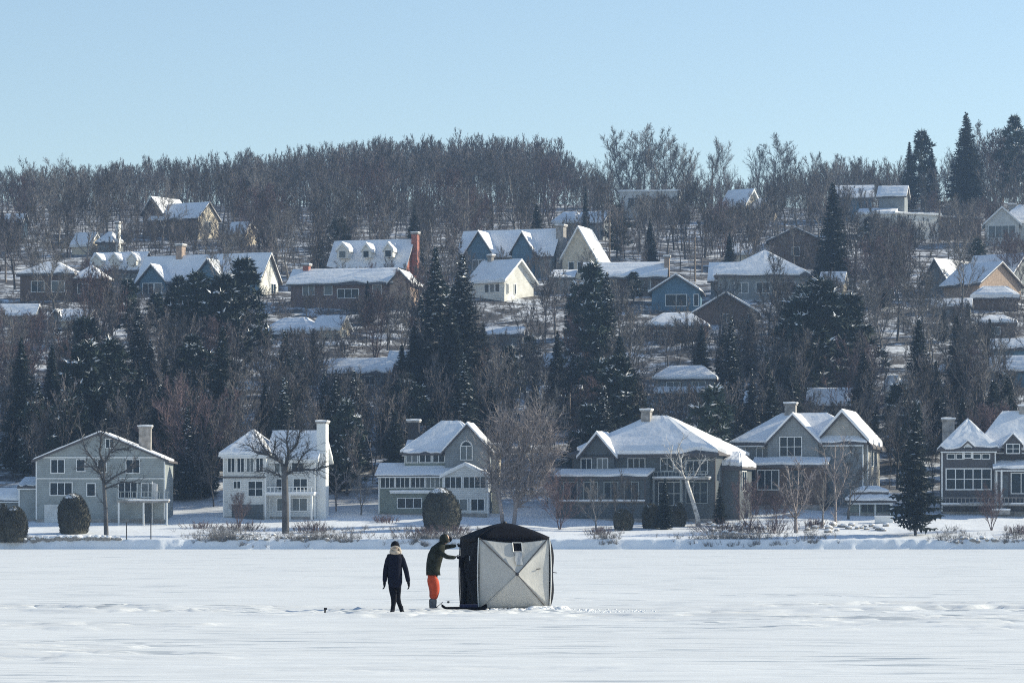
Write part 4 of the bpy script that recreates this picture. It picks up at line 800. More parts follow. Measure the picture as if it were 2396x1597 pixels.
for (px, by, ty, kd, lb) in ((1556, 1238, 1118, 'spruce', 'narrow dark spruce against the front of the dark lake house'), (1684, 1230, 1130, 'spruce', 'narrow dark spruce between the dark lake house and the taupe one'), (1395, 1240, 1120, 'wide', 'leafless tree veiling the long porch of the dark lake house'), (1440, 1240, 1100, 'bare', 'taller thin leafless tree by the long porch'), (1752, 1248, 1110, 'red', 'reddish thicket-like tree in front of the lower windows of the taupe house'), (1812, 1248, 1150, 'red', 'small reddish tree between two taller ones before the taupe house'), (1478, 1240, 1120, 'bare', 'thin leafless tree before the long porch of the dark lake house'),
    (1925, 1236, 1100, 'bare', 'thin grey tree before the right part of the taupe house'), (1310, 1238, 1105, 'red', 'dark leafless bush-tree at the left corner of the dark lake house'), (560, 1232, 1150, 'red', 'short leafless tree before the garage of the pale house'), (845, 1205, 1090, 'wide', 'leafless tree in the gap left of the sage house'), (500, 1185, 1060, 'bare', 'leafless tree close to the left wall of the pale house'),
    (1985, 1215, 1040, 'wide', 'spreading leafless tree before the sunlit right wall of the taupe house'), (2320, 1240, 1130, 'red', 'small leafless tree before the slate house deck')): p = hit(px, by); put_tree(kd, 'spruce_tree' if kd == 'spruce' else 'bare_tree', 'spruce' if kd == 'spruce' else 'tree', p, (by - ty) * p.y / F, lb, 'trees along the shore')
p = hit(2142, 1252); put_tree('fat', 'spruce_tree', 'spruce', p, 300 * p.y / F, 'broad round-skirted spruce with a bare stem on the shore beside the slate house', 'shore evergreens', wide=.85, rz=.4)

def thuja(px, by, ty, wpx, label, lean=0.0):
    p = hit(px, by); k = p.y / F; Hh, Rr = (by - ty) * k, wpx * k / 2; e = thing('cedar_shrub', label, 'shrub', p); random.seed(int(px)); n, mr = 20, 9
    def prof(t): return Rr * (min(1, .84 + .5 * t) if t < .32 else math.sqrt(max(0.0, 1 - ((t - .32) / .68) ** 2.1)))
    V, Fc = [], []
    for j in range(mr + 1):
        t = j / mr; r = prof(t) * .93
        for i in range(n): a = 6.283 * i / n; q = r * (1 + .06 * math.sin(3 * a + 5 * t)); V.append((q * math.cos(a), q * math.sin(a), Hh * t * .98 - (.3 if j == 0 else 0)))
    for j in range(mr):
        for i in range(n): Fc.append([j * n + i, j * n + (i + 1) % n, (j + 1) * n + (i + 1) % n, (j + 1) * n + i])
    Bt = TB()
    for _ in range(2600):
        t = random.random() ** .8; a = random.random() * 6.283; r = prof(t) * (.93 + .05 * random.random()) * (1 + .06 * math.sin(3 * a + 5 * t)); c = Vector((r * math.cos(a), r * math.sin(a), Hh * t * .98)); o = Vector((math.cos(a) * .35, math.sin(a) * .35, 1)); o = (o + Vector((random.gauss(0, .3), random.gauss(0, .3), 0))).normalized(); Bt.twig(c, c + o * random.uniform(.15, .38), .055)
    inner = mesh('foliage', V, Fc, M['thuja'], e, True); link('leaf_sprays', arr_mesh('leaf_sprays', Bt.arr(), M['thuja']), None, inner)['kind'] = 'stuff'
    V, Fc = [], []
    for j in range(5):
        t = j / 4; rr = Rr * .5 * (1 - t ** 1.6) * (1 + .12 * math.sin(3 * j))
        for i in range(14): a = 6.283 * i / 14; V.append((rr * math.cos(a) - .1, rr * math.sin(a), Hh * (.90 + .12 * math.sin(t * 1.57)) + .03 * math.sin(4 * a)))
    for j in range(4):
        for i in range(14): Fc.append([j * 14 + i, j * 14 + (i + 1) % 14, (j + 1) * 14 + (i + 1) % 14, (j + 1) * 14 + i])
    mesh('snow_cap', V, Fc, M['roofsnow'], e, True)
thuja(172, 1248, 1157, 76, 'rounded clipped cedar with snow on top in front of the grey lake house')
thuja(1032, 1240, 1143, 92, 'largest rounded cedar, snow-capped, below the sage house sunroom')
thuja(36, 1264, 1190, 56, 'rounded cedar below the small shed, at the left edge, shoulder to shoulder with another')
thuja(4, 1266, 1186, 40, 'rounded cedar cut off by the left frame edge')
thuja(1523, 1236, 1182, 42, 'rounded cedar with a snow cap in front of the dark lake house porch')
thuja(1588, 1232, 1180, 34, 'slimmer pale cedar next to the birch and the dark house')
thuja(1458, 1240, 1196, 46, 'low dark cedar left of the snow-capped one by the dark house')

def shrub(px, by, hpx, wpx, label, m='barkr', n=10):
    p = hit(px, by); k = p.y / F; B = TB(); random.seed(int(px) + 5); e = thing('bare_shrub', label, 'shrub', p)
    for i in range(n * 6):
        x = random.gauss(0, wpx * .25) * k; y = random.gauss(0, .5); a = Vector((x, y, -.15)); d_ = (Vector((x * .5 + random.gauss(0, .3), random.gauss(0, .4), 1.2))).normalized(); L = hpx * k * (.6 + .5 * random.random()); b = a + d_ * L; B.seg(a, b, .03, .012, 3)
        for t in range(7): s0 = a.lerp(b, .25 + .75 * random.random()); d2 = rot_off(d_, .7, random.random() * 6.28); B.twig(s0, s0 + d2 * L * .35, .018)
    link('branches', arr_mesh('branches', B.arr(), M[m]), None, e)['kind'] = 'stuff'
for a in ((735, 1246, 34, 70, 'tangled brown shrub right of the thick-trunked shore tree'), (565, 1240, 26, 80, 'low brown shrub on the bank left of the thick-trunked shore tree'), (985, 1256, 30, 90, 'purplish brushwood at the foot of the largest cedar'), (1060, 1250, 26, 70, 'brushwood between the largest cedar and the tent'),
          (1700, 1244, 34, 120, 'wide brown brush on the bank below the big dark house'), (1800, 1246, 36, 90, 'brown brush on the bank below the taupe house'), (900, 1222, 20, 50, 'small dark shrub below the sage house deck'), (470, 1236, 20, 60, 'low brown shrub on the bank between the first two houses'), (1405, 1250, 20, 60, 'small brush on the bank right of the tent'), (2385, 1250, 24, 50, 'small shrub on the bank at the right edge'), (1905, 1234, 26, 50, 'brown shrub just right of the reddish tree')): shrub(*a)

B = TB(); random.seed(77)       # scrub along the bank, too much of it to count
for i in range(1700):
    px = random.choice([random.gauss(760, 60), random.gauss(1720, 60), random.gauss(530, 40), random.choice([1420, 1905, 2230, 2370]) + random.gauss(0, 22), random.gauss(1020, 50)]); p = hit(px, random.choice([random.uniform(1236, 1262), random.uniform(1254, 1282)])); a = p + Vector((0, 0, -.1))
    for t in range(7): d_ = Vector((random.gauss(0, .5), random.gauss(0, .4), 1)).normalized(); L = random.uniform(.25, .8); B.twig(a, a + d_ * L, .02); B.twig(a + d_ * L * .5, a + d_ * L * .5 + rot_off(d_, .6, random.random() * 6.28) * L * .5, .014)
tag(link('bank_scrub', arr_mesh('bank_scrub', B.arr(), M['barkl'])), kind='stuff')
# rocks on the shore, snow blocks by the tent
def rock_mesh(seed, name='rock'):
    random.seed(seed); bm = bmesh.new(); bmesh.ops.create_icosphere(bm, subdivisions=2, radius=1)
    sx, sy, sz = 1, .8, .62
    for v in bm.verts: n = 1 + random.uniform(-.16, .16); v.co = Vector((v.co.x * sx * n, v.co.y * sy * n, v.co.z * sz * n))
    me = bpy.data.meshes.new(name); bm.to_mesh(me); bm.free(); return me
RK = [rock_mesh(i) for i in range(4)]
for m_ in RK: m_.materials.append(M['stone'])
SC = []
for i in range(4):
    c = RK[i].copy(); c.materials.clear(); c.materials.append(M['roofsnow']); SC.append(c)
random.seed(5)
def rocks(x0, x1, y0, y1, n, s0, s1, label, grp):
    for i in range(n):
        px = x0 + (x1 - x0) * (i + random.random()) / n; p = hit(px, random.uniform(y0, y1)); s = random.uniform(s0, s1); k = random.randrange(4)
        o = link('rock', RK[k]); o.location = (p.x, p.y, p.z + s * .15); o.scale = (s, s, s); o.rotation_euler = (0, 0, random.random() * 6); tag(o, label, 'rock', grp)
        c = link('snow_cap', SC[k], None, o); c.scale = (.93, .93, .7); c.location = (0, 0, .32)
rocks(20, 285, 1264, 1277, 44, .22, .5, 'snow-capped boulder in the row along the shore at far left', 'boulders along the left shore')
rocks(1655, 1790, 1226, 1250, 20, .25, .5, 'rough boulder in the bank below the big dark house', 'boulders in the middle bank')
rocks(1885, 2080, 1224, 1246, 22, .25, .55, 'snowy boulder on the bank below the boathouse', 'boulders below the boathouse')
rocks(2235, 2340, 1262, 1272, 9, .2, .4, 'small boulder in the shore snow at the right', 'boulders along the right shore')
rocks(520, 780, 1252, 1268, 20, .15, .32, 'small boulder in the shore snow under the pale house', 'boulders under the pale house')
# two marker posts and bench on the shore
def post(px, by, ty, label, wdt=.07, name='marker_post', cat='post', m='dark'):
    p = hit(px, by); k = p.y / F; V, Fc = [], []; tube(V, Fc, [(0, 0, -.4), (0, 0, (by - ty) * k)], wdt / 2 + .02, 8); o = mesh(name, V, Fc, M[m]); o.location = p; return tag(o, label, cat)
post(296, 1266, 1226, 'left one of two thin dark posts standing in the sunlit shore snow'); post(353, 1276, 1226, 'right one of two thin dark posts standing in the sunlit shore snow')
e = thing('storage_box', 'white box on the bank below the boathouse', 'box', hit(2068, 1222)); V, Fc = [], []; box(V, Fc, -.9, .9, -.3, .3, 0, .6); mesh('body', V, Fc, M['white'], e); V, Fc = [], []; box(V, Fc, -.95, .95, -.35, .35, .603, .72); mesh('lid', V, Fc, M['roofsnow'], e)
# flag by the grey house
e = thing('flag_pole', 'pole with a hanging pale flag right of the grey lake house', 'flag pole', hit(356, 1226)); k = e.location.y / F
V, Fc = [], []; tube(V, Fc, [(0, 0, -.3), (0, 0, 100 * k)], .04, 6); mesh('pole', V, Fc, M['white'], e)
V, Fc = [], []
for i in range(7):
    for j in range(5): V.append((j * .13 + .03 + .03 * i / 6, math.sin(j * 1.7 + i * .3) * .07, 98 * k - i * .27 - j * .05))
Fc = [[i * 5 + j, i * 5 + j + 1, (i + 1) * 5 + j + 1, (i + 1) * 5 + j] for i in range(6) for j in range(4)]
mesh('flag', V, Fc, mat('flag_cloth', (0.62, 0.6, 0.58), .8), e, True)

# utility poles
def pole(px, by, ty, label, arms=1):
    p = hit(px, by); k = p.y / F; Hh = (by - ty) * k; e = thing('utility_pole', label, 'utility pole', p); V, Fc = [], []; tube(V, Fc, [(0, 0, -.5), (0, 0, Hh)], [.17, .12], 8); mesh('pole', V, Fc, M['wood'], e)
    for a in range(arms):
        V, Fc = [], []; box(V, Fc, -1.1, 1.1, -.19, -.13, Hh - .6 - a * .9, Hh - .45 - a * .9); c = mesh('crossarm', V, Fc, M['wood'], e)
        for x in (-1, -.5, .5, 1): V, Fc = [], []; tube(V, Fc, [(x, -.16, Hh - .45 - a * .9), (x, -.16, Hh - .25 - a * .9)], .05, 6); mesh('insulator', V, Fc, M['white'], c)
pole(1626, 660, 543, 'pale wooden pole standing between the wide flat bungalow and the hip-roofed house'); pole(2198, 566, 468, 'bright sunlit pole beside the white double garage', 0); pole(13, 660, 560, 'pale pole at the left edge of the hill', 0)
pole(1333, 1035, 918, 'tall pole behind the gap between the sage and dark lake houses'); pole(1667, 480, 380, 'pole with crossarm standing against the sky on the ridge'); pole(341, 500, 412, 'thin antenna pole above the blinding white roof', 0); pole(1426, 640, 500, 'dark pole right of the large cross-gabled house', 0)

# ------------------------------------------------------------------ the ice tent
TS = dict(
    tl=mat('tent_light', (0.50, 0.49, 0.465), .7, .06, 3, .01, 8), td=mat('tent_black', (0.006, 0.007, 0.012), .8, .2, 3, .01, 8, spec=.08), seam=mat('tent_seam', (0.06, 0.06, 0.07), .6), pole_=mat('tent_pole', (0.7, 0.7, 0.68), .4))
W, Hc, Bg = 1.70, 1.72, 0.28
tp = Vector(((1121 - CX) * 78.8 / F, 78.8, 0.0)); tent = thing('ice_tent', 'black and light grey pop-up ice fishing tent standing on the frozen lake', 'tent', tp, R(15))
def wall_pt(side, a, h_, bg=Bg):
    """a, h_ in 0..1 across and up the wall; the hub in the middle is pushed outwards"""
    u, v = 2 * a - 1, 2 * h_ - 1; m_ = max(abs(u), abs(v)); o = bg * ((1 - m_) ** .92 if side != 1 else (1 - m_ ** 2.2))
    sag = .035 * (1 - v * v) * (abs(u) ** 6); cc = a
    if side == 0: return Vector((W * cc, -o - sag, Hc * h_))
    if side == 1: return Vector((W + o + sag, W * cc, Hc * h_))
    if side == 2: return Vector((W * (1 - cc), W + o + sag, Hc * h_))
    return Vector((-o - sag, W * (1 - cc), Hc * h_))
def panel(side, which, m, parent, n=10, bg=Bg):
    V, Fc = [], []; c = [(0, 0), (1, 0), (1, 1), (0, 1)]; A = c[which]; B_ = c[(which + 1) % 4]
    for i in range(n + 1):           # from the edge A-B in to the hub
        f = i / n
        for j in range(n + 1):
            g_ = j / n; ex = A[0] + (B_[0] - A[0]) * g_; ey = A[1] + (B_[1] - A[1]) * g_; a = ex + (.5 - ex) * f; b = ey + (.5 - ey) * f
            p = wall_pt(side, a, b, bg); 
            if which == 2: p.z -= .055 * math.sin(g_ * math.pi) * (1 - f)      # top hem sags between the corners
            if which == 0: p.z += .03 * math.sin(g_ * math.pi) * (1 - f)
            s_ = .02 * math.sin(g_ * math.pi) * math.sin(f * math.pi); nrm = [Vector((0, 1, 0)), Vector((-1, 0, 0)), Vector((0, -1, 0)), Vector((1, 0, 0))][side]; V.append(p + nrm * s_)
    for i in range(n):
        for j in range(n): q = i * (n + 1) + j; Fc.append([q, q + 1, q + n + 2, q + n + 1])
    o = mesh('wall_panel', V, Fc, m, parent, True); md = o.modifiers.new('t', 'SOLIDIFY'); md.thickness = .006; md.offset = 0; return o
for w_ in range(4):
    panel(0, w_, TS['tl'], tent, bg=.30); panel(1, w_, TS['td'], tent, bg=.31); panel(2, w_, TS['td'], tent); panel(3, w_, TS['td'], tent, bg=.10)
# roof: four sagging facets up to the top hub, with a short valance
for q in range(4):
    V, Fc = [], []; cs = [Vector((0, 0, Hc)), Vector((W, 0, Hc)), Vector((W, W, Hc)), Vector((0, W, Hc))]; ap = Vector((W / 2, W / 2, Hc + .34)); A_, B_ = cs[q], cs[(q + 1) % 4]; ctr = Vector((W / 2, W / 2, Hc)); n = 8
    for i in range(n + 1):
        for j in range(n + 1):
            f, g_ = i / n, j / n; e0 = A_.lerp(B_, g_); out = ((A_ + B_) / 2 - ctr).normalized(); e0 = e0 + out * .02; p = e0.lerp(ap, f); p.z += .07 * math.sin(f * math.pi) * (.6 + .4 * math.sin(g_ * math.pi)) + .01; V.append(p)
    for i in range(n):
        for j in range(n): k_ = i * (n + 1) + j; Fc.append([k_, k_ + 1, k_ + n + 2, k_ + n + 1])
    b = len(V)
    for j in range(n + 1): g_ = j / n; V.append(V[j] + Vector((0, 0, -.045 - .085 * math.sin(g_ * math.pi))) + ((A_ + B_) / 2 - ctr).normalized() * .006)
    for j in range(n): Fc.append([b + j, b + j + 1, j + 1, j])
    o = mesh('roof_panel', V, Fc, TS['td'], tent, True); md = o.modifiers.new('t', 'SOLIDIFY'); md.thickness = .006; md.offset = 0
V, Fc = [], []; tube(V, Fc, [(W / 2, W / 2, Hc + .32), (W / 2, W / 2, Hc + .385)], [.06, .04], 10); mesh('roof_hub', V, Fc, TS['seam'], tent)
for q, (x, y) in enumerate(((0, 0), (W, 0), (W, W), (0, W))):       # corner edge webbing
    V, Fc = [], []; cx, cy = (-1 if x == 0 else 1), (-1 if y == 0 else 1); tube(V, Fc, [(x + cx * (.012 + .035 * (1 - (2 * t / 8 - 1) ** 2)), y + cy * (.012 + .035 * (1 - (2 * t / 8 - 1) ** 2)), Hc * t / 8) for t in range(9)], .014, 6); mesh('corner_pole', V, Fc, TS['pole_'] if q < 2 else TS['seam'], tent)
hubp = wall_pt(0, .5, .5, .30)
for (a, b) in ((0, 0), (1, 0), (1, 1), (0, 1)):                     # cross seams running to the front hub
    V, Fc = [], []; pts = [wall_pt(0, a + (.5 - a) * f, b + (.5 - b) * f, .30) + Vector((0, -.012, 0)) for f in (0, .25, .5, .75, 1)]; tube(V, Fc, pts, .010, 6); mesh('seam', V, Fc, TS['seam'] if (a, b) in ((1, 1), (0, 1), (1, 0)) else TS['tl'], tent)
V, Fc = [], []; tube(V, Fc, [tuple(hubp + Vector((0, .01, 0))), tuple(hubp + Vector((0, -.045, 0)))], [.045, .03], 10); mesh('front_hub', V, Fc, TS['seam'], tent)
def onwall(a, h_, off): p = wall_pt(0, a, h_, .30); return p + Vector((0, -off, 0))
V = [onwall(.47, .87, .012), onwall(.60, .87, .012), onwall(.60, .995, .012) , onwall(.47, .995, .012)]; V = [Vector((v.x, v.y - .02, v.z - .11)) for v in V]; wv_ = [tuple(v) for v in V]
mesh('window', wv_, [[0, 1, 2, 3]], TS['td'], tent)
fv = []; ff = []
for i in range(4):
    a, b = V[i], V[(i + 1) % 4]; tube(fv, ff, [a + Vector((0, -.006, 0)), b + Vector((0, -.006, 0))], .011, 5)
mesh('window_frame', fv, ff, TS['pole_'], tent)
V, Fc = [], []
for i in range(7):
    for j in range(5): a = .485 + .1 * j / 4; p = onwall(a, .80 - .17 * i / 6, .03); V.append(p + Vector((.008 * math.sin(i * 1.3), -.006 * math.sin(j * 1.9 + i * .6), 0)))
Fc = [[i * 5 + j, i * 5 + j + 1, (i + 1) * 5 + j + 1, (i + 1) * 5 + j] for i in range(6) for j in range(4)]; mesh('window_flap', V, Fc, mat('clear_vinyl', (0.42, 0.43, 0.44), .35), tent, True)
V, Fc = [], []; tube(V, Fc, [onwall(.80, .565, .015), onwall(.86, .575, .02)], .012, 5); mesh('strap', V, Fc, TS['seam'], tent)
V, Fc = [], []; h1 = wall_pt(1, .5, .52, .31); tube(V, Fc, [h1, h1 + Vector((.13, 0, -.02))], .010, 5); mesh('pull_strap', V, Fc, TS['seam'], tent)
V, Fc = [], []; tube(V, Fc, [(-.1, .5, 1.28), (-.12, .42, 1.18)], .012, 5); mesh('strap', V, Fc, TS['tl'], tent)
V, Fc = [], []  # snow skirt flaps on the ground
for (x0, x1, y0, y1) in ((-.25, W + .2, -.28, 0), (-.3, 0, -.1, W)): b = len(V); V += [(x0, y0, .015), (x1, y0, .015), (x1, y1, .05), (x0, y1, .05)]; Fc.append([b, b + 1, b + 2, b + 3])
o = mesh('skirt', V, Fc, TS['td'], tent); o.location.z = .01

# snow blocks shovelled against the tent: too many to count
random.seed(9); Vs2, Ts2, o2 = [], [], 0
base = [(np.array([v.co[:] for v in m_.vertices]), np.array([p.vertices[:] for p in m_.polygons])) for m_ in RK]
def clod(x, y, s):
    global o2
    Vb, Tb = base[random.randrange(4)]; a = random.random() * 6.28; c, s_ = math.cos(a) * s, math.sin(a) * s; Vs2.append(np.stack([Vb[:, 0] * c - Vb[:, 1] * s_ + x, Vb[:, 0] * s_ + Vb[:, 1] * c + y, Vb[:, 2] * s * .9 + s * .25], -1)); Ts2.append(Tb + o2); o2 += len(Vb)
for i in range(420):
    t = random.random(); px = 1150 + 230 * t ** 1.1 + random.gauss(0, 6); D = 78.4 + random.uniform(-.35, .55) + (px - 1150) / 1000; s = random.uniform(.03, .11) * (1 if px < 1330 else .6) * (1.35 if 1240 < px < 1320 else .8); clod((px - CX) * D / F, D, s)
for i in range(150): px = random.uniform(1290, 1540); D = random.uniform(77, 80); clod((px - CX) * D / F, D, random.uniform(.01, .03))
for i in range(40): px = random.uniform(240, 560); D = 64 + random.gauss(0, .35); clod((px - CX) * D / F, D, random.uniform(.012, .035))
for i in range(8): px = 850 + i * 7; D = 66.0; clod((px - CX) * D / F, D, .03)
me = tri_mesh('snow_clods', np.concatenate(Vs2), np.concatenate(Ts2)); tag(link('snow_clods', me, M['snow']), kind='stuff')

# sled and auger beside the tent
sp_ = Vector(((1086 - CX) * 78.3 / F, 78.3, .02)); e = thing('sled', 'low black plastic sled on the snow between the orange-trousered person and the tent', 'sled', sp_, R(4))
V, Fc = [], []
prof_ = [(-.52, .08), (-.42, .01), (.42, .01), (.52, .08)]
for (x, z) in prof_:
    for y in (-.25, .25): V.append((x, y, z))
    for y in (-.30, .30): V.append((x, y, z + .07))
for i in range(3): a = i * 4; b = a + 4; Fc += [[a, b, b + 1, a + 1], [a, a + 2, b + 2, b], [a + 1, b + 1, b + 3, a + 3]]
Fc += [[0, 1, 3, 2], [12, 14, 15, 13]]
mesh('hull', V, Fc, TS['td'], e); V, Fc = [], []; box(V, Fc, -.1, .3, -.2, .2, .03, .14); mesh('gear_bag', V, Fc, mat('navy_cloth', (0.02, 0.025, 0.07), .8), e)
V, Fc = [], []; tube(V, Fc, [(-.5, 0, .2), (-.62, 0, .1), (-.75, .02, .02)], .008, 5); mesh('tow_rope', V, Fc, TS['seam'], e)
Vf, Ff = [], []; prf = [(-.02, 1.26, .02), (-.10, 1.20, .10), (-.13, 1.08, .09), (-.09, .92, .07), (-.05, .80, .06), (-.04, .5, .05), (-.05, .25, .06), (-.04, .04, .10)]
for (x, z, wd) in prf:
    for j in range(3): Vf.append((x - .04 + wd * (j / 2 - .5) * .9, W * .62 - .05 * j, z))
Ff = [[i * 3 + j, i * 3 + j + 1, i * 3 + j + 4, i * 3 + j + 3] for i in range(7) for j in range(2)]
o = mesh('door_flap', Vf, Ff, TS['td'], tent, True); md = o.modifiers.new('t', 'SOLIDIFY'); md.thickness = .02
p = hit(760, 1438); e = thing('tip_up', 'small dark tip-up peg standing alone on the ice left of the walkers', 'fishing marker', p); V, Fc = [], []; tube(V, Fc, [(0, 0, 0), (.01, 0, .15)], .022, 6); mesh('stake', V, Fc, M['dark'], e); V, Fc = [], []; box(V, Fc, -.02, .05, -.01, .01, .12, .165); mesh('flag', V, Fc, M['dark'], e)
p = hit(1049, 1412); o = link('fishing_reel', RK[0].copy()); o.data.materials.clear(); o.data.materials.append(M['dark']); o.location = (p.x, p.y, .05); o.scale = (.035, .035, .045); tag(o, 'small black round reel lying on the snow right of the orange trousers', 'reel')

# ------------------------------------------------------------------ people
def skin(name, verts, edges, radii, m, parent, root=0, sub=2):
    """one continuous surface grown round a skeleton"""
    me = bpy.data.meshes.new(name + '_skel'); me.from_pydata(verts, edges, []); o = bpy.data.objects.new(name + '_skel', me); COL.objects.link(o); o.modifiers.new('s', 'SKIN'); sk = me.skin_vertices[0].data if me.skin_vertices else None
    if sk is None:
        bm = bmesh.new(); bm.from_mesh(me); bm.verts.layers.skin.verify(); bm.to_mesh(me); bm.free(); sk = me.skin_vertices[0].data
    for i, r in enumerate(radii): sk[i].radius = r if isinstance(r, tuple) else (r, r); sk[i].use_root = (i == root)
    ss = o.modifiers.new('d', 'SUBSURF'); ss.levels = sub; ss.render_levels = sub
    dg = bpy.context.evaluated_depsgraph_get(); out = bpy.data.meshes.new_from_object(o.evaluated_get(dg)); out.name = name
    bpy.data.objects.remove(o, do_unlink=True); bpy.data.meshes.remove(me)
    out.polygons.foreach_set('use_smooth', [True] * len(out.polygons)); out.materials.clear(); return link(name, out, m, parent)
MS = dict(navy=mat('navy_coat', (0.008, 0.010, 0.022), .85, .2, 8, spec=.1), black=mat('black_cloth', (0.007, 0.008, 0.014), .85, spec=.1), skin_=mat('skin', (0.55, 0.36, 0.28), .6), scarf=mat('beige_scarf', (0.42, 0.36, 0.30), .9, .2, 20), olive=mat('olive_jacket', (0.022, 0.026, 0.022), .85, .35, 12, spec=.1),
          orange=mat('orange_trousers', (0.46, 0.065, 0.028), .8, .15, 10), boot=mat('boot_grey', (0.10, 0.11, 0.13), .7, .3, 15), hair=mat('hair', (0.20, 0.15, 0.10), .8))
def hand(pv, dv, thumb_v, m, parent, s=1.0):
    """palm with four curled fingers and a thumb"""
    pv, dv, tv = Vector(pv), Vector(dv).normalized(), Vector(thumb_v).normalized(); sd = dv.cross(tv).normalized(); V = [pv, pv + dv * .045 * s, pv + dv * .085 * s]; E = [(0, 1), (1, 2)]; Rr = [(.034, .03), (.036, .026), (.032, .02)]
    for i, (off, L) in enumerate(((.03, .05), (.01, .058), (-.01, .054), (-.03, .042))):
        b = pv + dv * .088 * s + tv * off * s; k0 = len(V); V += [b, b + (dv + sd * .35) .normalized() * L * .5 * s, b + dv * L * .75 * s + sd * L * .6 * s]; E += [(2, k0), (k0, k0 + 1), (k0 + 1, k0 + 2)]; Rr += [.014, .013, .011]
    k0 = len(V); b = pv + dv * .03 * s + tv * .028 * s; V += [b, b + (tv + dv).normalized() * .03 * s, b + (tv * .6 + dv * 1.3).normalized() * .055 * s]; E += [(0, k0), (k0, k0 + 1), (k0 + 1, k0 + 2)]; Rr += [.015, .014, .012]
    return skin('glove', [tuple(v) for v in V], E, Rr, m, parent, 0, 1)
def head(parent, c, fwd, tilt=0, s=1.0):
    """head with nose, brows, eyes, mouth and ears; fwd = facing direction"""
    bm = bmesh.new(); bmesh.ops.create_uvsphere(bm, u_segments=24, v_segments=16, radius=1)
    for v in bm.verts:
        x, y, z = v.co; w_ = .075 * (1 - .22 * max(0, -z)); yy = y * .095; 
        if y < -.2: yy = y * .09 + (-.018 if abs(x) < .18 and -.25 < z < .1 else 0) + (.006 if .15 < abs(x) < .5 and 0 < z < .25 else 0) + (.004 if abs(x) < .3 and -.55 < z < -.4 else 0)
        v.co = (x * w_, yy, z * .115)
    me = bpy.data.meshes.new('head'); bm.to_mesh(me); bm.free(); me.polygons.foreach_set('use_smooth', [True] * len(me.polygons))
    o = link('head', me, MS['skin_'], parent); o.location = c; an = math.atan2(fwd[1], fwd[0]) + math.pi / 2; o.rotation_euler = Matrix.Rotation(an, 3, 'Z').to_euler(); o.rotation_euler.x = tilt if abs(an) < .01 else 0
    o.matrix_basis = Matrix.Translation(c) @ Matrix.Rotation(an, 4, 'Z') @ Matrix.Rotation(tilt, 4, 'X'); return o
def sph(name, c, r, m, parent, cut=None, seg=20):
    bm = bmesh.new(); bmesh.ops.create_uvsphere(bm, u_segments=seg, v_segments=14, radius=1)
    if cut is not None: bmesh.ops.delete(bm, geom=[v for v in bm.verts if v.co.z < cut], context='VERTS')
    for v in bm.verts: v.co = (v.co.x * r[0], v.co.y * r[1], v.co.z * r[2])
    me = bpy.data.meshes.new(name); bm.to_mesh(me); bm.free(); me.polygons.foreach_set('use_smooth', [True] * len(me.polygons)); o = link(name, me, m, parent); o.location = c; return o

# walker in the dark coat
D1 = 76.3; k = D1 / F; p1 = Vector(((924 - CX) * k, D1, 0.01)); e1 = thing('person', 'person in dark coat, black hat and beige scarf walking on the ice', 'person', p1)
def q1(px, py, y=0.0): return ((px - 924) * k, y, (1435 - py) * k)
skin('body', [q1(924, 1362), q1(923, 1335), q1(924, 1310), q1(924, 1297), q1(924, 1284), q1(915, 1370, 0), q1(921, 1401, -.12), q1(920, 1429, -.18), q1(932, 1370, 0), q1(931, 1400, .05), q1(938, 1428, .14),
    q1(909, 1302), q1(902, 1334), q1(900, 1362), q1(940, 1302), q1(950, 1334), q1(956, 1362)],
    [(0, 1), (1, 2), (2, 3), (3, 4), (0, 5), (5, 6), (6, 7), (0, 8), (8, 9), (9, 10), (2, 11), (11, 12), (12, 13), (2, 14), (14, 15), (15, 16)],
    [(.13, .1), (.13, .1), (.15, .1), (.06, .06), (.05, .05), (.085, .085), .06, .045, (.085, .085), .06, .045, .06, .045, .035, .06, .045, .035], MS['black'], e1)
# coat body with flared hem
V, Fc = [], []; n = 20
rings = [(1376, .135, .13, 924), (1364, .165, .14, 924), (1345, .172, .135, 923.5), (1325, .165, .135, 924), (1309, .19, .13, 924.5), (1300, .165, .11, 924.5), (1294, .09, .085, 924.5)]
for (py, rx, ry, cx) in rings:
    for i in range(n): a = 6.283 * i / n; wv2 = 1 + .03 * math.sin(5 * a + py); V.append(((cx - 924) * k + rx * wv2 * math.cos(a), ry * wv2 * math.sin(a), (1435 - py) * k + (.02 * math.sin(3 * a) if py > 1370 else 0)))
for j in range(len(rings) - 1):
    for i in range(n): Fc.append([j * n + i, j * n + (i + 1) % n, (j + 1) * n + (i + 1) % n, (j + 1) * n + i])
Fc.append(list(range(n))[::-1]); mesh('coat', V, Fc, MS['navy'], e1, True)
for (S1, El, Wr) in ((q1(910, 1303), q1(902, 1335, .02), q1(900, 1364, -.06)), (q1(939, 1303), q1(950, 1335, .02), q1(956, 1364, -.04))):
    skin('sleeve', [S1, El, Wr], [(0, 1), (1, 2)], [.076, .064, .054], MS['navy'], e1)
hand(q1(900, 1362, -.06), (-.02, -.15, -1), (0, -1, -.2), MS['black'], e1, 1.25); hand(q1(956, 1362, -.04), (.1, -.15, -1), (0, -1, -.2), MS['black'], e1, 1.25)
for (hp, kn, an) in ((q1(918, 1368), q1(924, 1399, -.12), q1(919, 1427, -.18)), (q1(930, 1368), q1(929, 1399, .05), q1(939, 1427, .14))):
    skin('trouser_leg', [hp, kn, an], [(0, 1), (1, 2)], [.085, .06, .05], MS['black'], e1)
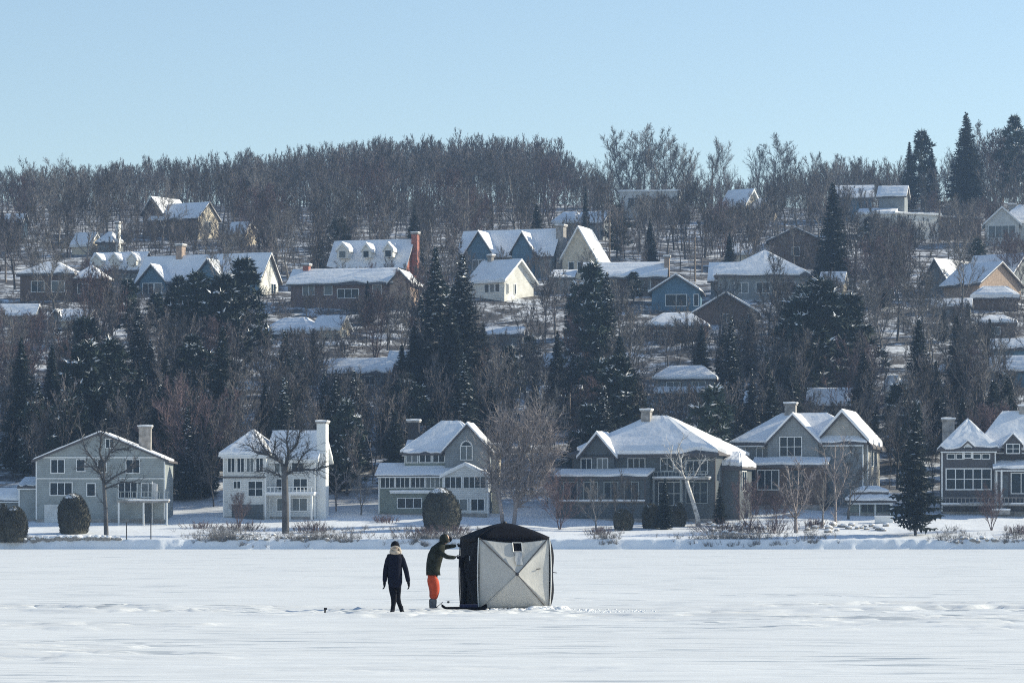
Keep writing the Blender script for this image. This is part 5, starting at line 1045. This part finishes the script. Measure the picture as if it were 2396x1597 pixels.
for (an, d_) in ((q1(920, 1427, -.18), (-.03, -.2)), (q1(938, 1427, .14), (.05, -.17))):
    a = Vector(an); skin('boot', [tuple(a + Vector((0, 0, .1))), (a.x, a.y, .06), (a.x + d_[0] * .5, a.y + d_[1] * .5, .04), (a.x + d_[0], a.y + d_[1], .035)], [(0, 1), (1, 2), (2, 3)], [.055, .055, (.045, .04), (.04, .03)], MS['black'], e1, 1)
head(e1, Vector(q1(924, 1282)), (-.25, -1), .25); sph('hat', Vector(q1(924.5, 1279.5, .01)), (.105, .115, .13), MS['black'], e1, cut=.0)
skin('scarf', [q1(914, 1292, -.03), q1(920, 1293, -.09), q1(929, 1294, -.09), q1(935, 1293, -.02), q1(930, 1292, .07), q1(917, 1292, .06)], [(i, (i + 1) % 6) for i in range(6)], [.055] * 6, MS['scarf'], e1)
skin('hair', [q1(933, 1280, .02), q1(936, 1290, 0), q1(937, 1298, -.04)], [(0, 1), (1, 2)], [.034, .04, .025], MS['scarf'], e1)
skin('hood_trim', [q1(915.5, 1290, -.05), q1(915, 1284, -.07), q1(919, 1280, -.10), q1(925, 1279, -.11), q1(931, 1280.5, -.095), q1(934.5, 1285, -.07), q1(935.5, 1291, -.05)], [(i, i + 1) for i in range(6)], [.022] * 7, MS['scarf'], e1)
skin('face_cover', [q1(918, 1284, -.07), q1(924, 1285.5, -.105), q1(931, 1287, -.07)], [(0, 1), (1, 2)], [.032, .036, .034], MS['scarf'], e1)

# person working at the tent, in profile, leaning forward
D2 = 78.4; k2 = D2 / F; p2 = Vector(((1015 - CX) * k2, D2, 0.01)); e2 = thing('person', 'person in olive jacket and orange trousers reaching both arms to the tent', 'person', p2)
def q2(px, py, y=0.0): return ((px - 1015) * k2, y, (1429 - py) * k2)
skin('body', [q2(1013, 1346), q2(1014, 1322), q2(1022, 1290), q2(1031, 1276), q2(1037, 1266), q2(1014, 1356, -.09), q2(1019, 1380, -.1), q2(1014, 1420, -.1), q2(1012, 1356, .09), q2(1016, 1380, .12), q2(1011, 1420, .13),
    q2(1026, 1288, -.17), q2(1044, 1302, -.2), q2(1068, 1304, -.16), q2(1028, 1284, .17), q2(1046, 1279, .2), q2(1068, 1277, .2)],
    [(0, 1), (1, 2), (2, 3), (3, 4), (0, 5), (5, 6), (6, 7), (0, 8), (8, 9), (9, 10), (2, 11), (11, 12), (12, 13), (2, 14), (14, 15), (15, 16)],
    [(.13, .13), (.13, .15), (.13, .16), (.06, .06), (.05, .05), .09, .065, .045, .09, .065, .045, .06, .045, .035, .06, .045, .035], MS['olive'], e2)
V, Fc = [], []
rings = [(1014, 1346, .168, .195, 0), (1013, 1334, .162, .185, .02), (1015, 1318, .175, .195, .04), (1019, 1300, .180, .205, .10), (1025, 1285, .155, .215, .16), (1031, 1276, .105, .15, .2), (1035, 1270, .07, .08, .2)]
for (px, py, rx, ry, tl) in rings:
    for i in range(n): a = 6.283 * i / n; V.append(((px - 1015) * k2 + rx * math.cos(a), ry * math.sin(a), (1429 - py) * k2 - tl * rx * 2 * math.cos(a)))
for j in range(len(rings) - 1):
    for i in range(n): Fc.append([j * n + i, j * n + (i + 1) % n, (j + 1) * n + (i + 1) % n, (j + 1) * n + i])
Fc.append(list(range(n))[::-1]); mesh('jacket', V, Fc, MS['olive'], e2, True)
for (S1, El, Wr) in ((q2(1026, 1288, -.19), q2(1045, 1303, -.24), q2(1066, 1304.5, -.16)), (q2(1029, 1284, .19), q2(1047, 1279, .24), q2(1067, 1277, .2))):
    skin('sleeve', [S1, El, Wr], [(0, 1), (1, 2)], [.075, .058, .046], MS['olive'], e2)
hand(q2(1066, 1304.5, -.16), (1, .1, 0), (0, 0, 1), MS['black'], e2); hand(q2(1067, 1277, .2), (1, .05, 0), (0, 0, 1), MS['black'], e2)
skin('trousers', [q2(1014, 1345), q2(1012, 1355, -.09), q2(1019, 1380, -.1), q2(1014, 1403, -.1), q2(1012, 1355, .09), q2(1016, 1380, .12), q2(1012, 1403, .13)], [(0, 1), (1, 2), (2, 3), (0, 4), (4, 5), (5, 6)], [(.10, .12), (.165, .13), .125, .09, (.165, .13), .125, .09], MS['orange'], e2)
for y in (-.1, .13):
    x = 1014.5 if y < 0 else 1011.5
    skin('boot', [q2(x, 1400, y), q2(x, 1414, y), q2(x - .5, 1424, y), q2(x + 7, 1425, y), q2(x + 14, 1426, y)], [(0, 1), (1, 2), (2, 3), (3, 4)], [.092, .082, .07, (.065, .055), (.055, .042)], MS['boot'] if y < 0 else MS['black'], e2, 1)
head(e2, Vector(q2(1042, 1262)), (1, -.15), .3); sph('hood', Vector(q2(1039.5, 1262.5)), (.115, .115, .135), MS['olive'], e2, cut=-.75)
skin('cap_brim', [q2(1046, 1258), q2(1052, 1263), q2(1056, 1267)], [(0, 1), (1, 2)], [(.03, .07), (.02, .07), (.012, .05)], MS['black'], e2)

# ------------------------------------------------------------------ air
HAZE = 0.00021
if HAZE:
    V, Fc = [], []; box(V, Fc, -420, 420, -60, 900, -3.0, 112)
    hz = mesh('haze', V, Fc); hm = bpy.data.materials.new('haze_air'); hm.use_nodes = True; n = hm.node_tree; n.nodes.remove(n.nodes['Principled BSDF']); pv = n.nodes.new('ShaderNodeVolumePrincipled')
    pv.inputs['Color'].default_value = (0.42, 0.64, 1.0, 1); pv.inputs['Density'].default_value = HAZE; pv.inputs['Anisotropy'].default_value = 0.2; n.links.new(pv.outputs[0], n.nodes['Material Output'].inputs['Volume'])
    hz.data.materials.append(hm); tag(hz, kind='stuff')
print('woodland', len(bpy.data.objects['woodland'].data.polygons), 'tris', sum(sum(len(p.vertices) - 2 for p in m_.polygons) for m_ in bpy.data.meshes), 'objs', len(S.objects))
